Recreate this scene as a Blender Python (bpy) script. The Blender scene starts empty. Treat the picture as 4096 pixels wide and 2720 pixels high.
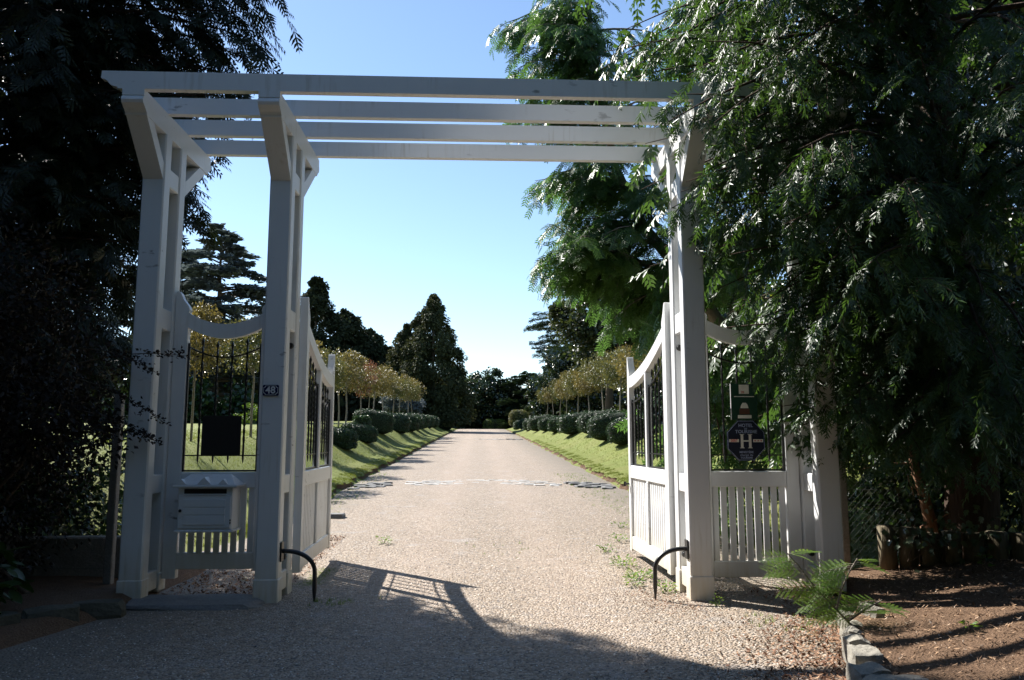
import bpy, bmesh, math, random
import numpy as np
from mathutils import Vector, Matrix

SC = bpy.context.scene
COL = SC.collection
RAD = math.radians

# ------------------------------------------------------------------ camera
cam = bpy.data.cameras.new('camera')
cam.sensor_width = 36.0
cam.lens = 27.75
cam.clip_start = 0.05
cam.clip_end = 2000
cam_o = bpy.data.objects.new('camera', cam)
COL.objects.link(cam_o)
cam_o.location = (0, 0, 1.6)
cam_o.rotation_euler = (RAD(90 + 7.27), 0, RAD(-2.49))
SC.camera = cam_o

# ------------------------------------------------------------------ sky, sun, exposure
SUN_EL, SUN_AZ = 44.0, -44.4          # azimuth from +Y, negative towards -X
world = bpy.data.worlds.new('World')
SC.world = world
world.use_nodes = True
wn = world.node_tree
wn.nodes.clear()
sky = wn.nodes.new('ShaderNodeTexSky')
sky.sky_type = 'NISHITA'
sky.sun_disc = False
sky.sun_elevation = RAD(SUN_EL)
sky.sun_rotation = RAD(SUN_AZ)
sky.altitude = 20
sky.air_density = 1.0
sky.dust_density = 0.12
sky.ozone_density = 2.3
bgn = wn.nodes.new('ShaderNodeBackground')
bgn.inputs[1].default_value = 0.09
wo = wn.nodes.new('ShaderNodeOutputWorld')
wn.links.new(sky.outputs[0], bgn.inputs[0])
wn.links.new(bgn.outputs[0], wo.inputs[0])
sd = Vector((math.sin(RAD(SUN_AZ)) * math.cos(RAD(SUN_EL)), math.cos(RAD(SUN_AZ)) * math.cos(RAD(SUN_EL)), math.sin(RAD(SUN_EL))))
sl = bpy.data.lights.new('sun', 'SUN')
sl.energy = 5.0
sl.angle = RAD(0.53)
sl.color = (1.0, 0.955, 0.89)
so = bpy.data.objects.new('sun', sl)
COL.objects.link(so)
so.location = (-20, 20, 30)
so.rotation_euler = (-sd).to_track_quat('-Z', 'Y').to_euler()
vs = SC.view_settings
vs.view_transform = 'Standard'
vs.look = 'None'
vs.exposure = 1.2
vs.gamma = 1.0
SC.cycles.max_bounces = 8
SC.cycles.transparent_max_bounces = 8
SC.cycles.caustics_reflective = False
SC.cycles.caustics_refractive = False
SC.cycles.use_denoising = True

RNG = np.random.default_rng(7)
random.seed(7)

# ------------------------------------------------------------------ materials
def rgb(c):
    return (c[0], c[1], c[2], 1)

class NT:
    def __init__(s, name):
        s.m = bpy.data.materials.new(name)
        s.m.use_nodes = True
        s.t = s.m.node_tree
        s.t.nodes.clear()
        s.out = s.n('ShaderNodeOutputMaterial')
    def n(s, k, **kw):
        nd = s.t.nodes.new(k)
        for a, b in kw.items():
            if a.startswith('i_'):
                key = a[2:].replace('_', ' ')
                nd.inputs[key].default_value = b
            else:
                setattr(nd, a, b)
        return nd
    def l(s, a, b):
        s.t.links.new(a, b)
    def ramp(s, fac, stops):
        r = s.n('ShaderNodeValToRGB')
        e = r.color_ramp.elements
        while len(e) < len(stops):
            e.new(0.5)
        for q, (p, c) in zip(e, stops):
            q.position = p
            q.color = rgb(c) if len(c) == 3 else c
        s.l(fac, r.inputs[0])
        return r.outputs[0]
    def mix(s, fac, a, b, mode='MIX'):
        m = s.n('ShaderNodeMix', data_type='RGBA', blend_type=mode)
        for sock, v in ((m.inputs[0], fac), (m.inputs[6], a), (m.inputs[7], b)):
            if hasattr(v, 'links'):
                s.l(v, sock)
            elif isinstance(v, (int, float)):
                sock.default_value = v
            else:
                sock.default_value = rgb(v)
        return m.outputs[2]
    def noise(s, scale, detail=4, rough=0.55, coord=None, kind='ShaderNodeTexNoise'):
        t = s.n(kind)
        t.inputs['Scale'].default_value = scale
        if 'Detail' in t.inputs:
            t.inputs['Detail'].default_value = detail
        if coord is not None:
            s.l(coord, t.inputs['Vector'])
        return t
    def pos(s):
        return s.n('ShaderNodeNewGeometry').outputs['Position']
    def scaled(s, coord, v):
        m = s.n('ShaderNodeVectorMath', operation='MULTIPLY')
        s.l(coord, m.inputs[0])
        m.inputs[1].default_value = v
        return m.outputs[0]
    def bump(s, h, strength=0.4, dist=0.01, prev=None):
        b = s.n('ShaderNodeBump')
        b.inputs['Strength'].default_value = strength
        b.inputs['Distance'].default_value = dist
        s.l(h, b.inputs['Height'])
        if prev is not None:
            s.l(prev, b.inputs['Normal'])
        return b.outputs[0]
    def bsdf(s, col, rough=0.5, spec=0.5, normal=None, metal=0.0, link=True):
        p = s.n('ShaderNodeBsdfPrincipled')
        if hasattr(col, 'links'):
            s.l(col, p.inputs['Base Color'])
        else:
            p.inputs['Base Color'].default_value = rgb(col)
        if hasattr(rough, 'links'):
            s.l(rough, p.inputs['Roughness'])
        else:
            p.inputs['Roughness'].default_value = rough
        p.inputs['Specular IOR Level'].default_value = spec
        p.inputs['Metallic'].default_value = metal
        if normal is not None:
            s.l(normal, p.inputs['Normal'])
        if link:
            s.l(p.outputs[0], s.out.inputs[0])
        return p.outputs[0]

def mat_plain(name, c, rough=0.5, spec=0.5, metal=0.0, var=0.15, scale=30, bump=0.0):
    t = NT(name)
    nz = t.noise(scale, 5, coord=t.pos())
    col = t.mix(nz.outputs[0], [x * (1 - var) for x in c], [min(1, x * (1 + var)) for x in c])
    nm = t.bump(nz.outputs[0], bump, 0.004) if bump else None
    t.bsdf(col, rough, spec, nm, metal)
    return t.m

def mat_leaf(name, c1, c2, rough=0.45, spec=0.5, trans=0.3, tcol=None, c3=None):
    t = NT(name)
    g = t.n('ShaderNodeNewGeometry')
    rnd = g.outputs['Random Per Island']
    nz = t.noise(0.9, 2, coord=g.outputs['Position'])
    f = t.n('ShaderNodeMath', operation='ADD')
    f.inputs[1].default_value = 0
    a = t.n('ShaderNodeMath', operation='MULTIPLY_ADD')
    t.l(nz.outputs[0], a.inputs[0]); a.inputs[1].default_value = 1.3; a.inputs[2].default_value = -0.5
    t.l(rnd, f.inputs[0]); t.l(a.outputs[0], f.inputs[1])
    h = t.n('ShaderNodeMath', operation='MULTIPLY', use_clamp=True)
    t.l(f.outputs[0], h.inputs[0]); h.inputs[1].default_value = 0.62
    stops = [(0.0, c1), (0.75, c2)] + ([(0.97, c3)] if c3 else [])
    col = t.ramp(h.outputs[0], stops)
    p = t.bsdf(col, rough, spec, link=False)
    if trans > 0:
        tr = t.n('ShaderNodeBsdfTranslucent')
        if tcol is None:
            br = t.mix(1.0, col, (1.5, 1.7, 0.7), 'MULTIPLY')
        else:
            br = t.mix(0.75, col, tcol)
        t.l(br, tr.inputs[0])
        ms = t.n('ShaderNodeMixShader')
        ms.inputs[0].default_value = trans
        t.l(p, ms.inputs[1]); t.l(tr.outputs[0], ms.inputs[2])
        t.l(ms.outputs[0], t.out.inputs[0])
    else:
        t.l(p, t.out.inputs[0])
    return t.m

def mat_white_paint():
    t = NT('white_paint')
    P = t.pos()
    big = t.noise(1.7, 5, coord=P)
    streak = t.noise(1.0, 6, coord=t.scaled(P, (24, 24, 2.2)))
    fine = t.noise(160, 3, coord=P)
    col = t.mix(big.outputs[0], (0.66, 0.67, 0.675), (0.77, 0.78, 0.78))
    sm = t.ramp(streak.outputs[0], [(0.52, (0, 0, 0)), (0.72, (1, 1, 1))])
    bm = t.ramp(big.outputs[0], [(0.5, (0, 0, 0)), (0.68, (1, 1, 1))])
    mm = t.mix(1.0, sm, bm, 'MULTIPLY')
    f = t.n('ShaderNodeMath', operation='MULTIPLY'); t.l(mm, f.inputs[0]); f.inputs[1].default_value = 0.55
    col = t.mix(f.outputs[0], col, (0.40, 0.36, 0.28))
    # splash-stained yellowish foot of the joinery
    sep = t.n('ShaderNodeSeparateXYZ'); t.l(P, sep.inputs[0])
    low = t.n('ShaderNodeMapRange'); t.l(sep.outputs[2], low.inputs[0])
    low.inputs[1].default_value = 0.62; low.inputs[2].default_value = 0.12
    lm = t.n('ShaderNodeMath', operation='MULTIPLY'); t.l(low.outputs[0], lm.inputs[0]); t.l(streak.outputs[0], lm.inputs[1])
    col = t.mix(lm.outputs[0], col, (0.52, 0.42, 0.24))
    # small dark mould specks and chips
    sp = t.noise(9, 8, coord=t.scaled(P, (0.55, 1, 1.6)))
    spm = t.ramp(sp.outputs[0], [(0.625, (0, 0, 0)), (0.69, (1, 1, 1))])
    gate_n = t.noise(0.9, 3, coord=t.scaled(P, (1, 1, 1.4)))
    gm = t.ramp(gate_n.outputs[0], [(0.54, (0, 0, 0)), (0.66, (1, 1, 1))])
    spm = t.mix(1.0, spm, gm, 'MULTIPLY')
    sf = t.n('ShaderNodeMath', operation='MULTIPLY'); t.l(spm, sf.inputs[0]); sf.inputs[1].default_value = 0.75
    col = t.mix(sf.outputs[0], col, (0.12, 0.115, 0.10))
    nm = t.bump(fine.outputs[0], 0.12, 0.002)
    nm = t.bump(streak.outputs[0], 0.08, 0.004, nm)
    t.bsdf(col, 0.42, 0.45, nm)
    return t.m

def mat_gravel():
    t = NT('gravel')
    P = t.pos()
    v = t.n('ShaderNodeTexVoronoi'); v.inputs['Scale'].default_value = 44; t.l(P, v.inputs['Vector'])
    sepc = t.n('ShaderNodeSeparateColor'); t.l(v.outputs['Color'], sepc.inputs[0])
    stone = t.ramp(sepc.outputs[0], [(0.0, (0.06, 0.058, 0.058)), (0.3, (0.26, 0.20, 0.145)), (0.62, (0.38, 0.30, 0.225)), (0.86, (0.54, 0.465, 0.385)), (1.0, (0.16, 0.16, 0.17))])
    big = t.noise(0.45, 4, coord=P)
    mid = t.noise(2.6, 5, coord=P)
    base = t.mix(big.outputs[0], (0.25, 0.195, 0.142), (0.34, 0.268, 0.20))
    col = t.mix(0.62, base, stone)
    # two packed wheel tracks, paler and finer than the loose stone between them
    sx = t.n('ShaderNodeSeparateXYZ'); t.l(P, sx.inputs[0])
    wx = t.n('ShaderNodeMath', operation='MULTIPLY_ADD'); t.l(big.outputs[0], wx.inputs[0]); wx.inputs[1].default_value = 1.1; t.l(sx.outputs[0], wx.inputs[2])
    w1 = t.n('ShaderNodeMath', operation='SUBTRACT'); t.l(wx.outputs[0], w1.inputs[0]); w1.inputs[1].default_value = 0.65
    w2 = t.n('ShaderNodeMath', operation='ABSOLUTE'); t.l(w1.outputs[0], w2.inputs[0])
    w3 = t.n('ShaderNodeMath', operation='SUBTRACT'); t.l(w2.outputs[0], w3.inputs[0]); w3.inputs[1].default_value = 0.85
    w4 = t.n('ShaderNodeMath', operation='ABSOLUTE'); t.l(w3.outputs[0], w4.inputs[0])
    wr = t.n('ShaderNodeMapRange'); t.l(w4.outputs[0], wr.inputs[0]); wr.inputs[1].default_value = 0.15; wr.inputs[2].default_value = 0.6; wr.inputs[3].default_value = 0.5; wr.inputs[4].default_value = 0.0
    wq = t.n('ShaderNodeMath', operation='MULTIPLY'); t.l(wr.outputs[0], wq.inputs[0]); t.l(mid.outputs[0], wq.inputs[1])
    col = t.mix(wq.outputs[0], col, (0.43, 0.335, 0.265))
    # worn bluish-grey patches where the fines show
    wm = t.ramp(mid.outputs[0], [(0.58, (0, 0, 0)), (0.72, (1, 1, 1))])
    wf = t.n('ShaderNodeMath', operation='MULTIPLY'); t.l(wm, wf.inputs[0]); wf.inputs[1].default_value = 0.4
    col = t.mix(wf.outputs[0], col, (0.36, 0.34, 0.33))
    # duller, earthier margins
    sep = t.n('ShaderNodeSeparateXYZ'); t.l(P, sep.inputs[0])
    ab = t.n('ShaderNodeMath', operation='ABSOLUTE'); t.l(sep.outputs[0], ab.inputs[0])
    an = t.n('ShaderNodeMath', operation='MULTIPLY_ADD'); t.l(mid.outputs[0], an.inputs[0]); an.inputs[1].default_value = 1.6; t.l(ab.outputs[0], an.inputs[2])
    em = t.n('ShaderNodeMapRange'); t.l(an.outputs[0], em.inputs[0])
    em.inputs[1].default_value = 3.1; em.inputs[2].default_value = 4.2; em.inputs[4].default_value = 0.85
    col = t.mix(em.outputs[0], col, (0.21, 0.18, 0.14))
    h = t.ramp(v.outputs['Distance'], [(0.0, (1, 1, 1)), (0.7, (0, 0, 0))])
    nm = t.bump(h, 0.9, 0.02)
    nm = t.bump(mid.outputs[0], 0.3, 0.03, nm)
    t.bsdf(col, 0.75, 0.3, nm)
    return t.m

def mat_grass_ground():
    t = NT('grass_ground')
    P = t.pos()
    big = t.noise(0.5, 4, coord=P); mid = t.noise(3.0, 6, coord=P); fine = t.noise(45, 4, coord=P)
    col = t.mix(mid.outputs[0], (0.10, 0.118, 0.018), (0.19, 0.195, 0.042))
    dm = t.ramp(big.outputs[0], [(0.47, (0, 0, 0)), (0.66, (1, 1, 1))])
    df = t.n('ShaderNodeMath', operation='MULTIPLY'); t.l(dm, df.inputs[0]); df.inputs[1].default_value = 0.75
    col = t.mix(df.outputs[0], col, (0.20, 0.17, 0.055))
    col = t.mix(0.45, col, t.mix(fine.outputs[0], (0.05, 0.075, 0.012), (0.22, 0.28, 0.055)))
    nm = t.bump(fine.outputs[0], 0.9, 0.04)
    t.bsdf(col, 0.8, 0.2, nm)
    return t.m

def mat_soil():
    t = NT('soil')
    P = t.pos()
    a = t.noise(6, 6, coord=P); b = t.noise(70, 5, coord=P)
    col = t.mix(a.outputs[0], (0.105, 0.064, 0.040), (0.215, 0.135, 0.082))
    col = t.mix(0.5, col, t.ramp(b.outputs[0], [(0.3, (0.055, 0.034, 0.022)), (0.55, (0.16, 0.10, 0.064)), (0.75, (0.34, 0.23, 0.15))]))
    nm = t.bump(b.outputs[0], 1.0, 0.03)
    nm = t.bump(a.outputs[0], 0.6, 0.05, nm)
    t.bsdf(col, 0.9, 0.15, nm)
    return t.m

def mat_bark(name, c1, c2):
    t = NT(name)
    P = t.pos()
    a = t.noise(5, 6, coord=t.scaled(P, (6, 6, 1)))
    col = t.mix(a.outputs[0], c1, c2)
    t.bsdf(col, 0.85, 0.2, t.bump(a.outputs[0], 0.8, 0.03))
    return t.m

def mat_stone(name, c1, c2, scale=7):
    t = NT(name)
    P = t.pos()
    a = t.noise(scale, 7, coord=P); b = t.noise(scale * 9, 5, coord=P)
    col = t.mix(a.outputs[0], c1, c2)
    col = t.mix(0.3, col, t.ramp(b.outputs[0], [(0.3, [x * .5 for x in c1]), (0.7, c2)]))
    nm = t.bump(b.outputs[0], 0.5, 0.01); nm = t.bump(a.outputs[0], 0.7, 0.04, nm)
    t.bsdf(col, 0.85, 0.25, nm)
    return t.m

def mat_island(name, stops, rough=0.6, spec=0.4):
    t = NT(name)
    g = t.n('ShaderNodeNewGeometry')
    col = t.ramp(g.outputs['Random Per Island'], stops)
    t.bsdf(col, rough, spec)
    return t.m

M = {}
M['paint'] = mat_white_paint()
M['iron'] = mat_plain('black_iron', (0.012, 0.012, 0.013), 0.42, 0.5)
M['rubber'] = mat_plain('black_pipe', (0.02, 0.021, 0.023), 0.35, 0.5)
M['gravel'] = mat_gravel()
M['lawn'] = mat_grass_ground()
M['soil'] = mat_soil()
M['pebble'] = mat_island('pebble', [(0.0, (0.055, 0.058, 0.065)), (0.16, (0.17, 0.16, 0.155)), (0.36, (0.30, 0.225, 0.16)), (0.60, (0.42, 0.32, 0.235)), (0.82, (0.60, 0.53, 0.46)), (0.92, (0.70, 0.66, 0.60)), (1.0, (0.34, 0.19, 0.11))], 0.6, 0.35)
M['litter'] = mat_island('dry_leaf', [(0.0, (0.10, 0.05, 0.03)), (0.5, (0.22, 0.11, 0.065)), (1.0, (0.42, 0.27, 0.17))], 0.75, 0.2)
M['chip'] = mat_island('wood_chip', [(0.0, (0.08, 0.05, 0.035)), (0.5, (0.22, 0.14, 0.09)), (0.9, (0.42, 0.27, 0.16)), (1.0, (0.55, 0.45, 0.36))], 0.8, 0.2)
M['bark'] = mat_bark('bark', (0.05, 0.038, 0.028), (0.16, 0.12, 0.085))
M['bark_red'] = mat_bark('bark_red', (0.13, 0.07, 0.045), (0.30, 0.17, 0.10))
M['bark_dark'] = mat_bark('bark_dark', (0.035, 0.024, 0.018), (0.09, 0.06, 0.042))
M['bark_grey'] = mat_bark('bark_grey', (0.16, 0.14, 0.11), (0.32, 0.28, 0.23))
M['stone'] = mat_stone('stone', (0.15, 0.14, 0.12), (0.40, 0.37, 0.31), 11)
M['slate'] = mat_stone('slate', (0.13, 0.13, 0.13), (0.27, 0.265, 0.255), 5)
M['mossy_stone'] = mat_stone('mossy_stone', (0.05, 0.05, 0.038), (0.12, 0.115, 0.09), 5)  # kerb stone with the shade of the foliage overhead put into its colour
M['drain'] = mat_stone('drain_stone', (0.36, 0.345, 0.32), (0.54, 0.52, 0.49), 4)
M['concrete'] = mat_stone('concrete', (0.18, 0.165, 0.145), (0.32, 0.30, 0.27), 5)
M['log'] = mat_bark('log_wood', (0.10, 0.085, 0.055), (0.22, 0.185, 0.125))
M['plate_blue'] = mat_plain('enamel_blue', (0.012, 0.016, 0.07), 0.25, 0.5)
M['enamel_white'] = mat_plain('enamel_white', (0.72, 0.72, 0.72), 0.3, 0.5)
M['sign_navy'] = mat_plain('sign_navy', (0.010, 0.013, 0.035), 0.3, 0.5)
M['sign_letter'] = mat_plain('sign_letter', (0.36, 0.42, 0.60), 0.5, 0.3)
M['sign_cream'] = mat_plain('sign_cream', (0.72, 0.70, 0.62), 0.5, 0.3)
M['sign_red'] = mat_plain('sign_red', (0.55, 0.03, 0.03), 0.5, 0.3)
M['sign_green'] = mat_plain('sign_green', (0.009, 0.045, 0.028), 0.45, 0.4)
M['sign_brown'] = mat_plain('sign_brown', (0.10, 0.045, 0.03), 0.5, 0.3)
M['plaque'] = mat_plain('plaque_back', (0.018, 0.016, 0.015), 0.6, 0.3)
M['wire'] = mat_plain('galvanised_wire', (0.07, 0.075, 0.07), 0.6, 0.3)

M['thuja'] = mat_leaf('thuja_leaf', (0.022, 0.050, 0.022), (0.055, 0.105, 0.036), 0.42, 0.45, 0.24, (0.13, 0.26, 0.03), (0.10, 0.14, 0.045))
M['cypress'] = mat_leaf('cypress_leaf', (0.010, 0.017, 0.010), (0.022, 0.034, 0.014), 0.5, 0.4, 0.10, (0.04, 0.06, 0.01))
M['mimosa'] = mat_leaf('mimosa_leaf', (0.034, 0.080, 0.026), (0.085, 0.168, 0.046), 0.42, 0.45, 0.30, (0.15, 0.31, 0.05))
M['shrub_purple'] = mat_leaf('purple_leaf', (0.014, 0.013, 0.010), (0.032, 0.025, 0.019), 0.55, 0.25, 0.12, (0.06, 0.035, 0.02))
M['laurel'] = mat_leaf('laurel_leaf', (0.012, 0.030, 0.010), (0.040, 0.080, 0.022), 0.30, 0.6, 0.18)
M['hedge'] = mat_leaf('hedge_leaf', (0.018, 0.042, 0.018), (0.046, 0.086, 0.034), 0.38, 0.4, 0.10)
M['hedge_light'] = mat_leaf('hedge_light_leaf', (0.06, 0.10, 0.02), (0.14, 0.19, 0.04), 0.5, 0.4, 0.25)
M['photinia'] = mat_leaf('golden_leaf', (0.095, 0.095, 0.036), (0.21, 0.175, 0.062), 0.42, 0.4, 0.25, (0.30, 0.23, 0.05), (0.28, 0.18, 0.06))
M['photinia_green'] = mat_leaf('olive_leaf', (0.065, 0.088, 0.032), (0.155, 0.17, 0.06), 0.42, 0.4, 0.25, (0.22, 0.19, 0.04), (0.20, 0.14, 0.05))
M['photinia_red'] = mat_leaf('red_leaf', (0.11, 0.095, 0.04), (0.26, 0.11, 0.06), 0.42, 0.4, 0.25, (0.34, 0.13, 0.06), (0.36, 0.06, 0.05))
M['dark_conifer'] = mat_leaf('dark_conifer_leaf', (0.019, 0.027, 0.015), (0.040, 0.052, 0.026), 0.75, 0.15, 0.1, (0.05, 0.06, 0.015))
M['blue_cedar'] = mat_leaf('blue_cedar_leaf', (0.085, 0.105, 0.115), (0.165, 0.195, 0.205), 0.6, 0.3, 0.25, (0.12, 0.15, 0.14))
M['cedar'] = mat_leaf('cedar_leaf', (0.022, 0.040, 0.024), (0.050, 0.080, 0.042), 0.55, 0.3, 0.1, (0.05, 0.08, 0.02))
M['redwood'] = mat_leaf('redwood_leaf', (0.030, 0.040, 0.017), (0.066, 0.080, 0.033), 0.7, 0.2, 0.15, (0.09, 0.09, 0.02))
M['magnolia'] = mat_leaf('magnolia_leaf', (0.016, 0.030, 0.014), (0.046, 0.070, 0.030), 0.25, 0.8, 0.08)
M['oak'] = mat_leaf('oak_leaf', (0.016, 0.026, 0.012), (0.040, 0.055, 0.022), 0.4, 0.5, 0.2, (0.10, 0.13, 0.02))
M['bright_tree'] = mat_leaf('yellow_green_leaf', (0.06, 0.09, 0.015), (0.17, 0.19, 0.03), 0.5, 0.4, 0.4, (0.30, 0.34, 0.03))
M['hydrangea'] = mat_leaf('hydrangea_leaf', (0.020, 0.045, 0.015), (0.045, 0.085, 0.025), 0.45, 0.4, 0.2)
M['ivy'] = mat_leaf('ivy_leaf', (0.045, 0.075, 0.040), (0.11, 0.15, 0.09), 0.32, 0.6, 0.15)
M['plant'] = mat_leaf('young_mimosa_leaf', (0.05, 0.115, 0.03), (0.13, 0.22, 0.035), 0.45, 0.45, 0.42, (0.30, 0.46, 0.04))
M['grass'] = mat_leaf('grass_blade', (0.085, 0.115, 0.018), (0.18, 0.205, 0.042), 0.5, 0.3, 0.3, (0.25, 0.30, 0.04), (0.24, 0.18, 0.075))
M['weed'] = mat_leaf('weed_leaf', (0.05, 0.11, 0.015), (0.13, 0.22, 0.03), 0.5, 0.4, 0.4, (0.25, 0.38, 0.03))
M['twig'] = mat_plain('hedge_twigs', (0.016, 0.024, 0.012), 0.8, 0.2)
M['moss'] = mat_plain('moss', (0.12, 0.16, 0.02), 0.9, 0.1, var=0.4, scale=40, bump=0.8)

# ------------------------------------------------------------------ object helpers
def link(o, parent=None):
    COL.objects.link(o)
    if parent is not None:
        o.parent = parent
    return o

def tag(o, label=None, cat=None, group=None, kind=None):
    if label: o['label'] = label
    if cat: o['category'] = cat
    if group: o['group'] = group
    if kind: o['kind'] = kind
    return o

def thing(name, label, cat, loc=(0, 0, 0), rz=0.0, group=None):
    o = bpy.data.objects.new(name, None)
    o.empty_display_size = 0.2
    link(o)
    o.location = loc
    o.rotation_euler = (0, 0, rz)
    return tag(o, label, cat, group)

def sub_empty(name, parent):
    o = bpy.data.objects.new(name, None)
    return link(o, parent)

def mesh_np(name, V, F, mat, smooth=False):
    V = np.asarray(V, dtype=np.float32); F = np.asarray(F, dtype=np.int32)
    k = F.shape[1]
    me = bpy.data.meshes.new(name)
    me.vertices.add(len(V)); me.vertices.foreach_set('co', V.ravel())
    me.loops.add(F.size); me.loops.foreach_set('vertex_index', F.ravel())
    me.polygons.add(len(F))
    me.polygons.foreach_set('loop_start', np.arange(0, F.size, k, dtype=np.int32))
    me.polygons.foreach_set('loop_total', np.full(len(F), k, dtype=np.int32))
    if smooth:
        me.polygons.foreach_set('use_smooth', np.ones(len(F), dtype=bool))
    me.update(calc_edges=True)
    me.materials.append(M[mat])
    return me

def obj_np(name, V, F, mat, parent=None, smooth=False):
    return link(bpy.data.objects.new(name, mesh_np(name, V, F, mat, smooth)), parent)

def obj_bm(name, bm, mat, parent=None, smooth=False):
    me = bpy.data.meshes.new(name)
    bmesh.ops.recalc_face_normals(bm, faces=bm.faces[:])
    bm.to_mesh(me); bm.free()
    if smooth:
        me.polygons.foreach_set('use_smooth', np.ones(len(me.polygons), dtype=bool))
    me.materials.append(M[mat])
    return link(bpy.data.objects.new(name, me), parent)

def box_bm(bm, x0, x1, y0, y1, z0, z1):
    vs_ = [bm.verts.new((x, y, z)) for z in (z0, z1) for y in (y0, y1) for x in (x0, x1)]
    for f in ((0, 2, 3, 1), (4, 5, 7, 6), (0, 1, 5, 4), (2, 6, 7, 3), (0, 4, 6, 2), (1, 3, 7, 5)):
        bm.faces.new([vs_[i] for i in f])
    return vs_

def box(name, x0, x1, y0, y1, z0, z1, mat='paint', parent=None, bev=0.006):
    bm = bmesh.new()
    box_bm(bm, x0, x1, y0, y1, z0, z1)
    if bev:
        bmesh.ops.bevel(bm, geom=bm.edges[:], offset=bev, segments=1, affect='EDGES')
    return obj_bm(name, bm, mat, parent)

def prism_bm(bm, poly, axis, a, b):
    """extrude a 2D polygon: axis 'x': (y,z) between x=a..b; 'y': (x,z); 'z': (x,y)"""
    def P(p, w):
        return {'x': (w, p[0], p[1]), 'y': (p[0], w, p[1]), 'z': (p[0], p[1], w)}[axis]
    A = [bm.verts.new(P(p, a)) for p in poly]
    B = [bm.verts.new(P(p, b)) for p in poly]
    bm.faces.new(A); bm.faces.new(B[::-1])
    n = len(poly)
    for i in range(n):
        bm.faces.new((A[i], B[i], B[(i + 1) % n], A[(i + 1) % n]))

def prism(name, poly, axis, a, b, mat='paint', parent=None, bev=0.0):
    bm = bmesh.new()
    prism_bm(bm, poly, axis, a, b)
    if bev:
        caps = [e for e in bm.edges if len(e.link_faces) == 2 and any(len(f.verts) == len(poly) and len(poly) != 4 for f in e.link_faces)]
        bmesh.ops.bevel(bm, geom=caps or bm.edges[:], offset=bev, segments=1, affect='EDGES')
    return obj_bm(name, bm, mat, parent)

def tube_arrays(pts, rads, n=6, off=0):
    pts = np.asarray(pts, float); rads = np.broadcast_to(np.asarray(rads, float), (len(pts),))
    t = np.gradient(pts, axis=0)
    t /= np.linalg.norm(t, axis=1)[:, None] + 1e-9
    ref = np.array([0.0, 0, 1]) if abs(t[0][2]) < 0.9 else np.array([1.0, 0, 0])
    u = np.cross(t, ref); u /= np.linalg.norm(u, axis=1)[:, None] + 1e-9
    v = np.cross(t, u)
    a = np.arange(n) * 2 * np.pi / n
    V = pts[:, None, :] + rads[:, None, None] * (np.cos(a)[None, :, None] * u[:, None, :] + np.sin(a)[None, :, None] * v[:, None, :])
    m = len(pts)
    i = np.arange(m - 1)[:, None] * n; j = np.arange(n)[None, :]; j2 = (j + 1) % n
    q = np.stack([i + j, i + j2, i + n + j2, i + n + j], -1).reshape(-1, 4)
    return V.reshape(-1, 3), q + off

class Acc:
    def __init__(s):
        s.V, s.F, s.n = [], [], 0
    def add(s, V, F):
        V = np.asarray(V, float); s.V.append(V); s.F.append(np.asarray(F) + s.n); s.n += len(V)
    def tube(s, pts, rads, n=6):
        V, F = tube_arrays(pts, rads, n); s.add(V, F)
    def obj(s, name, mat, parent=None, smooth=False):
        return obj_np(name, np.concatenate(s.V), np.concatenate(s.F), mat, parent, smooth)
    def mesh(s, name, mat, smooth=False):
        return mesh_np(name, np.concatenate(s.V), np.concatenate(s.F), mat, smooth)

def text_mesh(name, body, size, mat, parent, loc, depth=0.0015, bold=0.0, spacing=1.0):
    cu = bpy.data.curves.new(name, 'FONT')
    cu.body = body; cu.size = size; cu.align_x = 'CENTER'; cu.align_y = 'CENTER'
    cu.extrude = depth; cu.offset = bold; cu.space_character = spacing
    cu.resolution_u = 3
    o = bpy.data.objects.new('tmp_text', cu)
    COL.objects.link(o)
    dg = bpy.context.evaluated_depsgraph_get()
    me = bpy.data.meshes.new_from_object(o.evaluated_get(dg))
    bpy.data.objects.remove(o, do_unlink=True)
    me.transform(Matrix.Rotation(RAD(90), 4, 'X'))
    me.name = name
    me.materials.clear(); me.materials.append(M[mat])
    r = bpy.data.objects.new(name, me)
    link(r, parent)
    r.location = loc
    return r

# foliage tools ----------------------------------------------------
def kites(specs):
    """specs: (x,y,z, angle in the XY plane from +Y, length, width, tilt) -> verts, tris"""
    V, F = [], []
    for (x, y, z, a, L, W, tl) in specs:
        d = np.array([math.sin(a) * math.cos(tl), math.cos(a) * math.cos(tl), -math.sin(tl)])
        s_ = np.array([math.cos(a), -math.sin(a), 0])
        p = np.array([x, y, z]); k = len(V)
        up = np.array([0, 0, W * 0.22])
        V += [p, p + d * L * .45 + s_ * W * .5 + up, p + d * L, p + d * L * .45 - s_ * W * .5 + up]
        F += [(k, k + 1, k + 2), (k, k + 2, k + 3)]
    return np.array(V), np.array(F)

def frames(d, n):
    y = d / (np.linalg.norm(d, axis=1)[:, None] + 1e-9)
    x = np.cross(y, n); x /= np.linalg.norm(x, axis=1)[:, None] + 1e-9
    z = np.cross(x, y)
    return np.stack([x, y, z], axis=2)

def scatter(T, pos, R, sc):
    TV, TF = T
    sc = np.asarray(sc, float)
    V = np.einsum('kij,nj->kni', R, TV) * sc.reshape(-1, 1, 1) + pos[:, None, :]
    F = TF[None] + (np.arange(len(pos)) * len(TV))[:, None, None]
    return V.reshape(-1, 3), F.reshape(-1, TF.shape[1])

def unit(v):
    return v / (np.linalg.norm(v, axis=-1, keepdims=True) + 1e-9)

def rdir(n, rng=RNG):
    return unit(rng.normal(size=(n, 3)))

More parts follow.
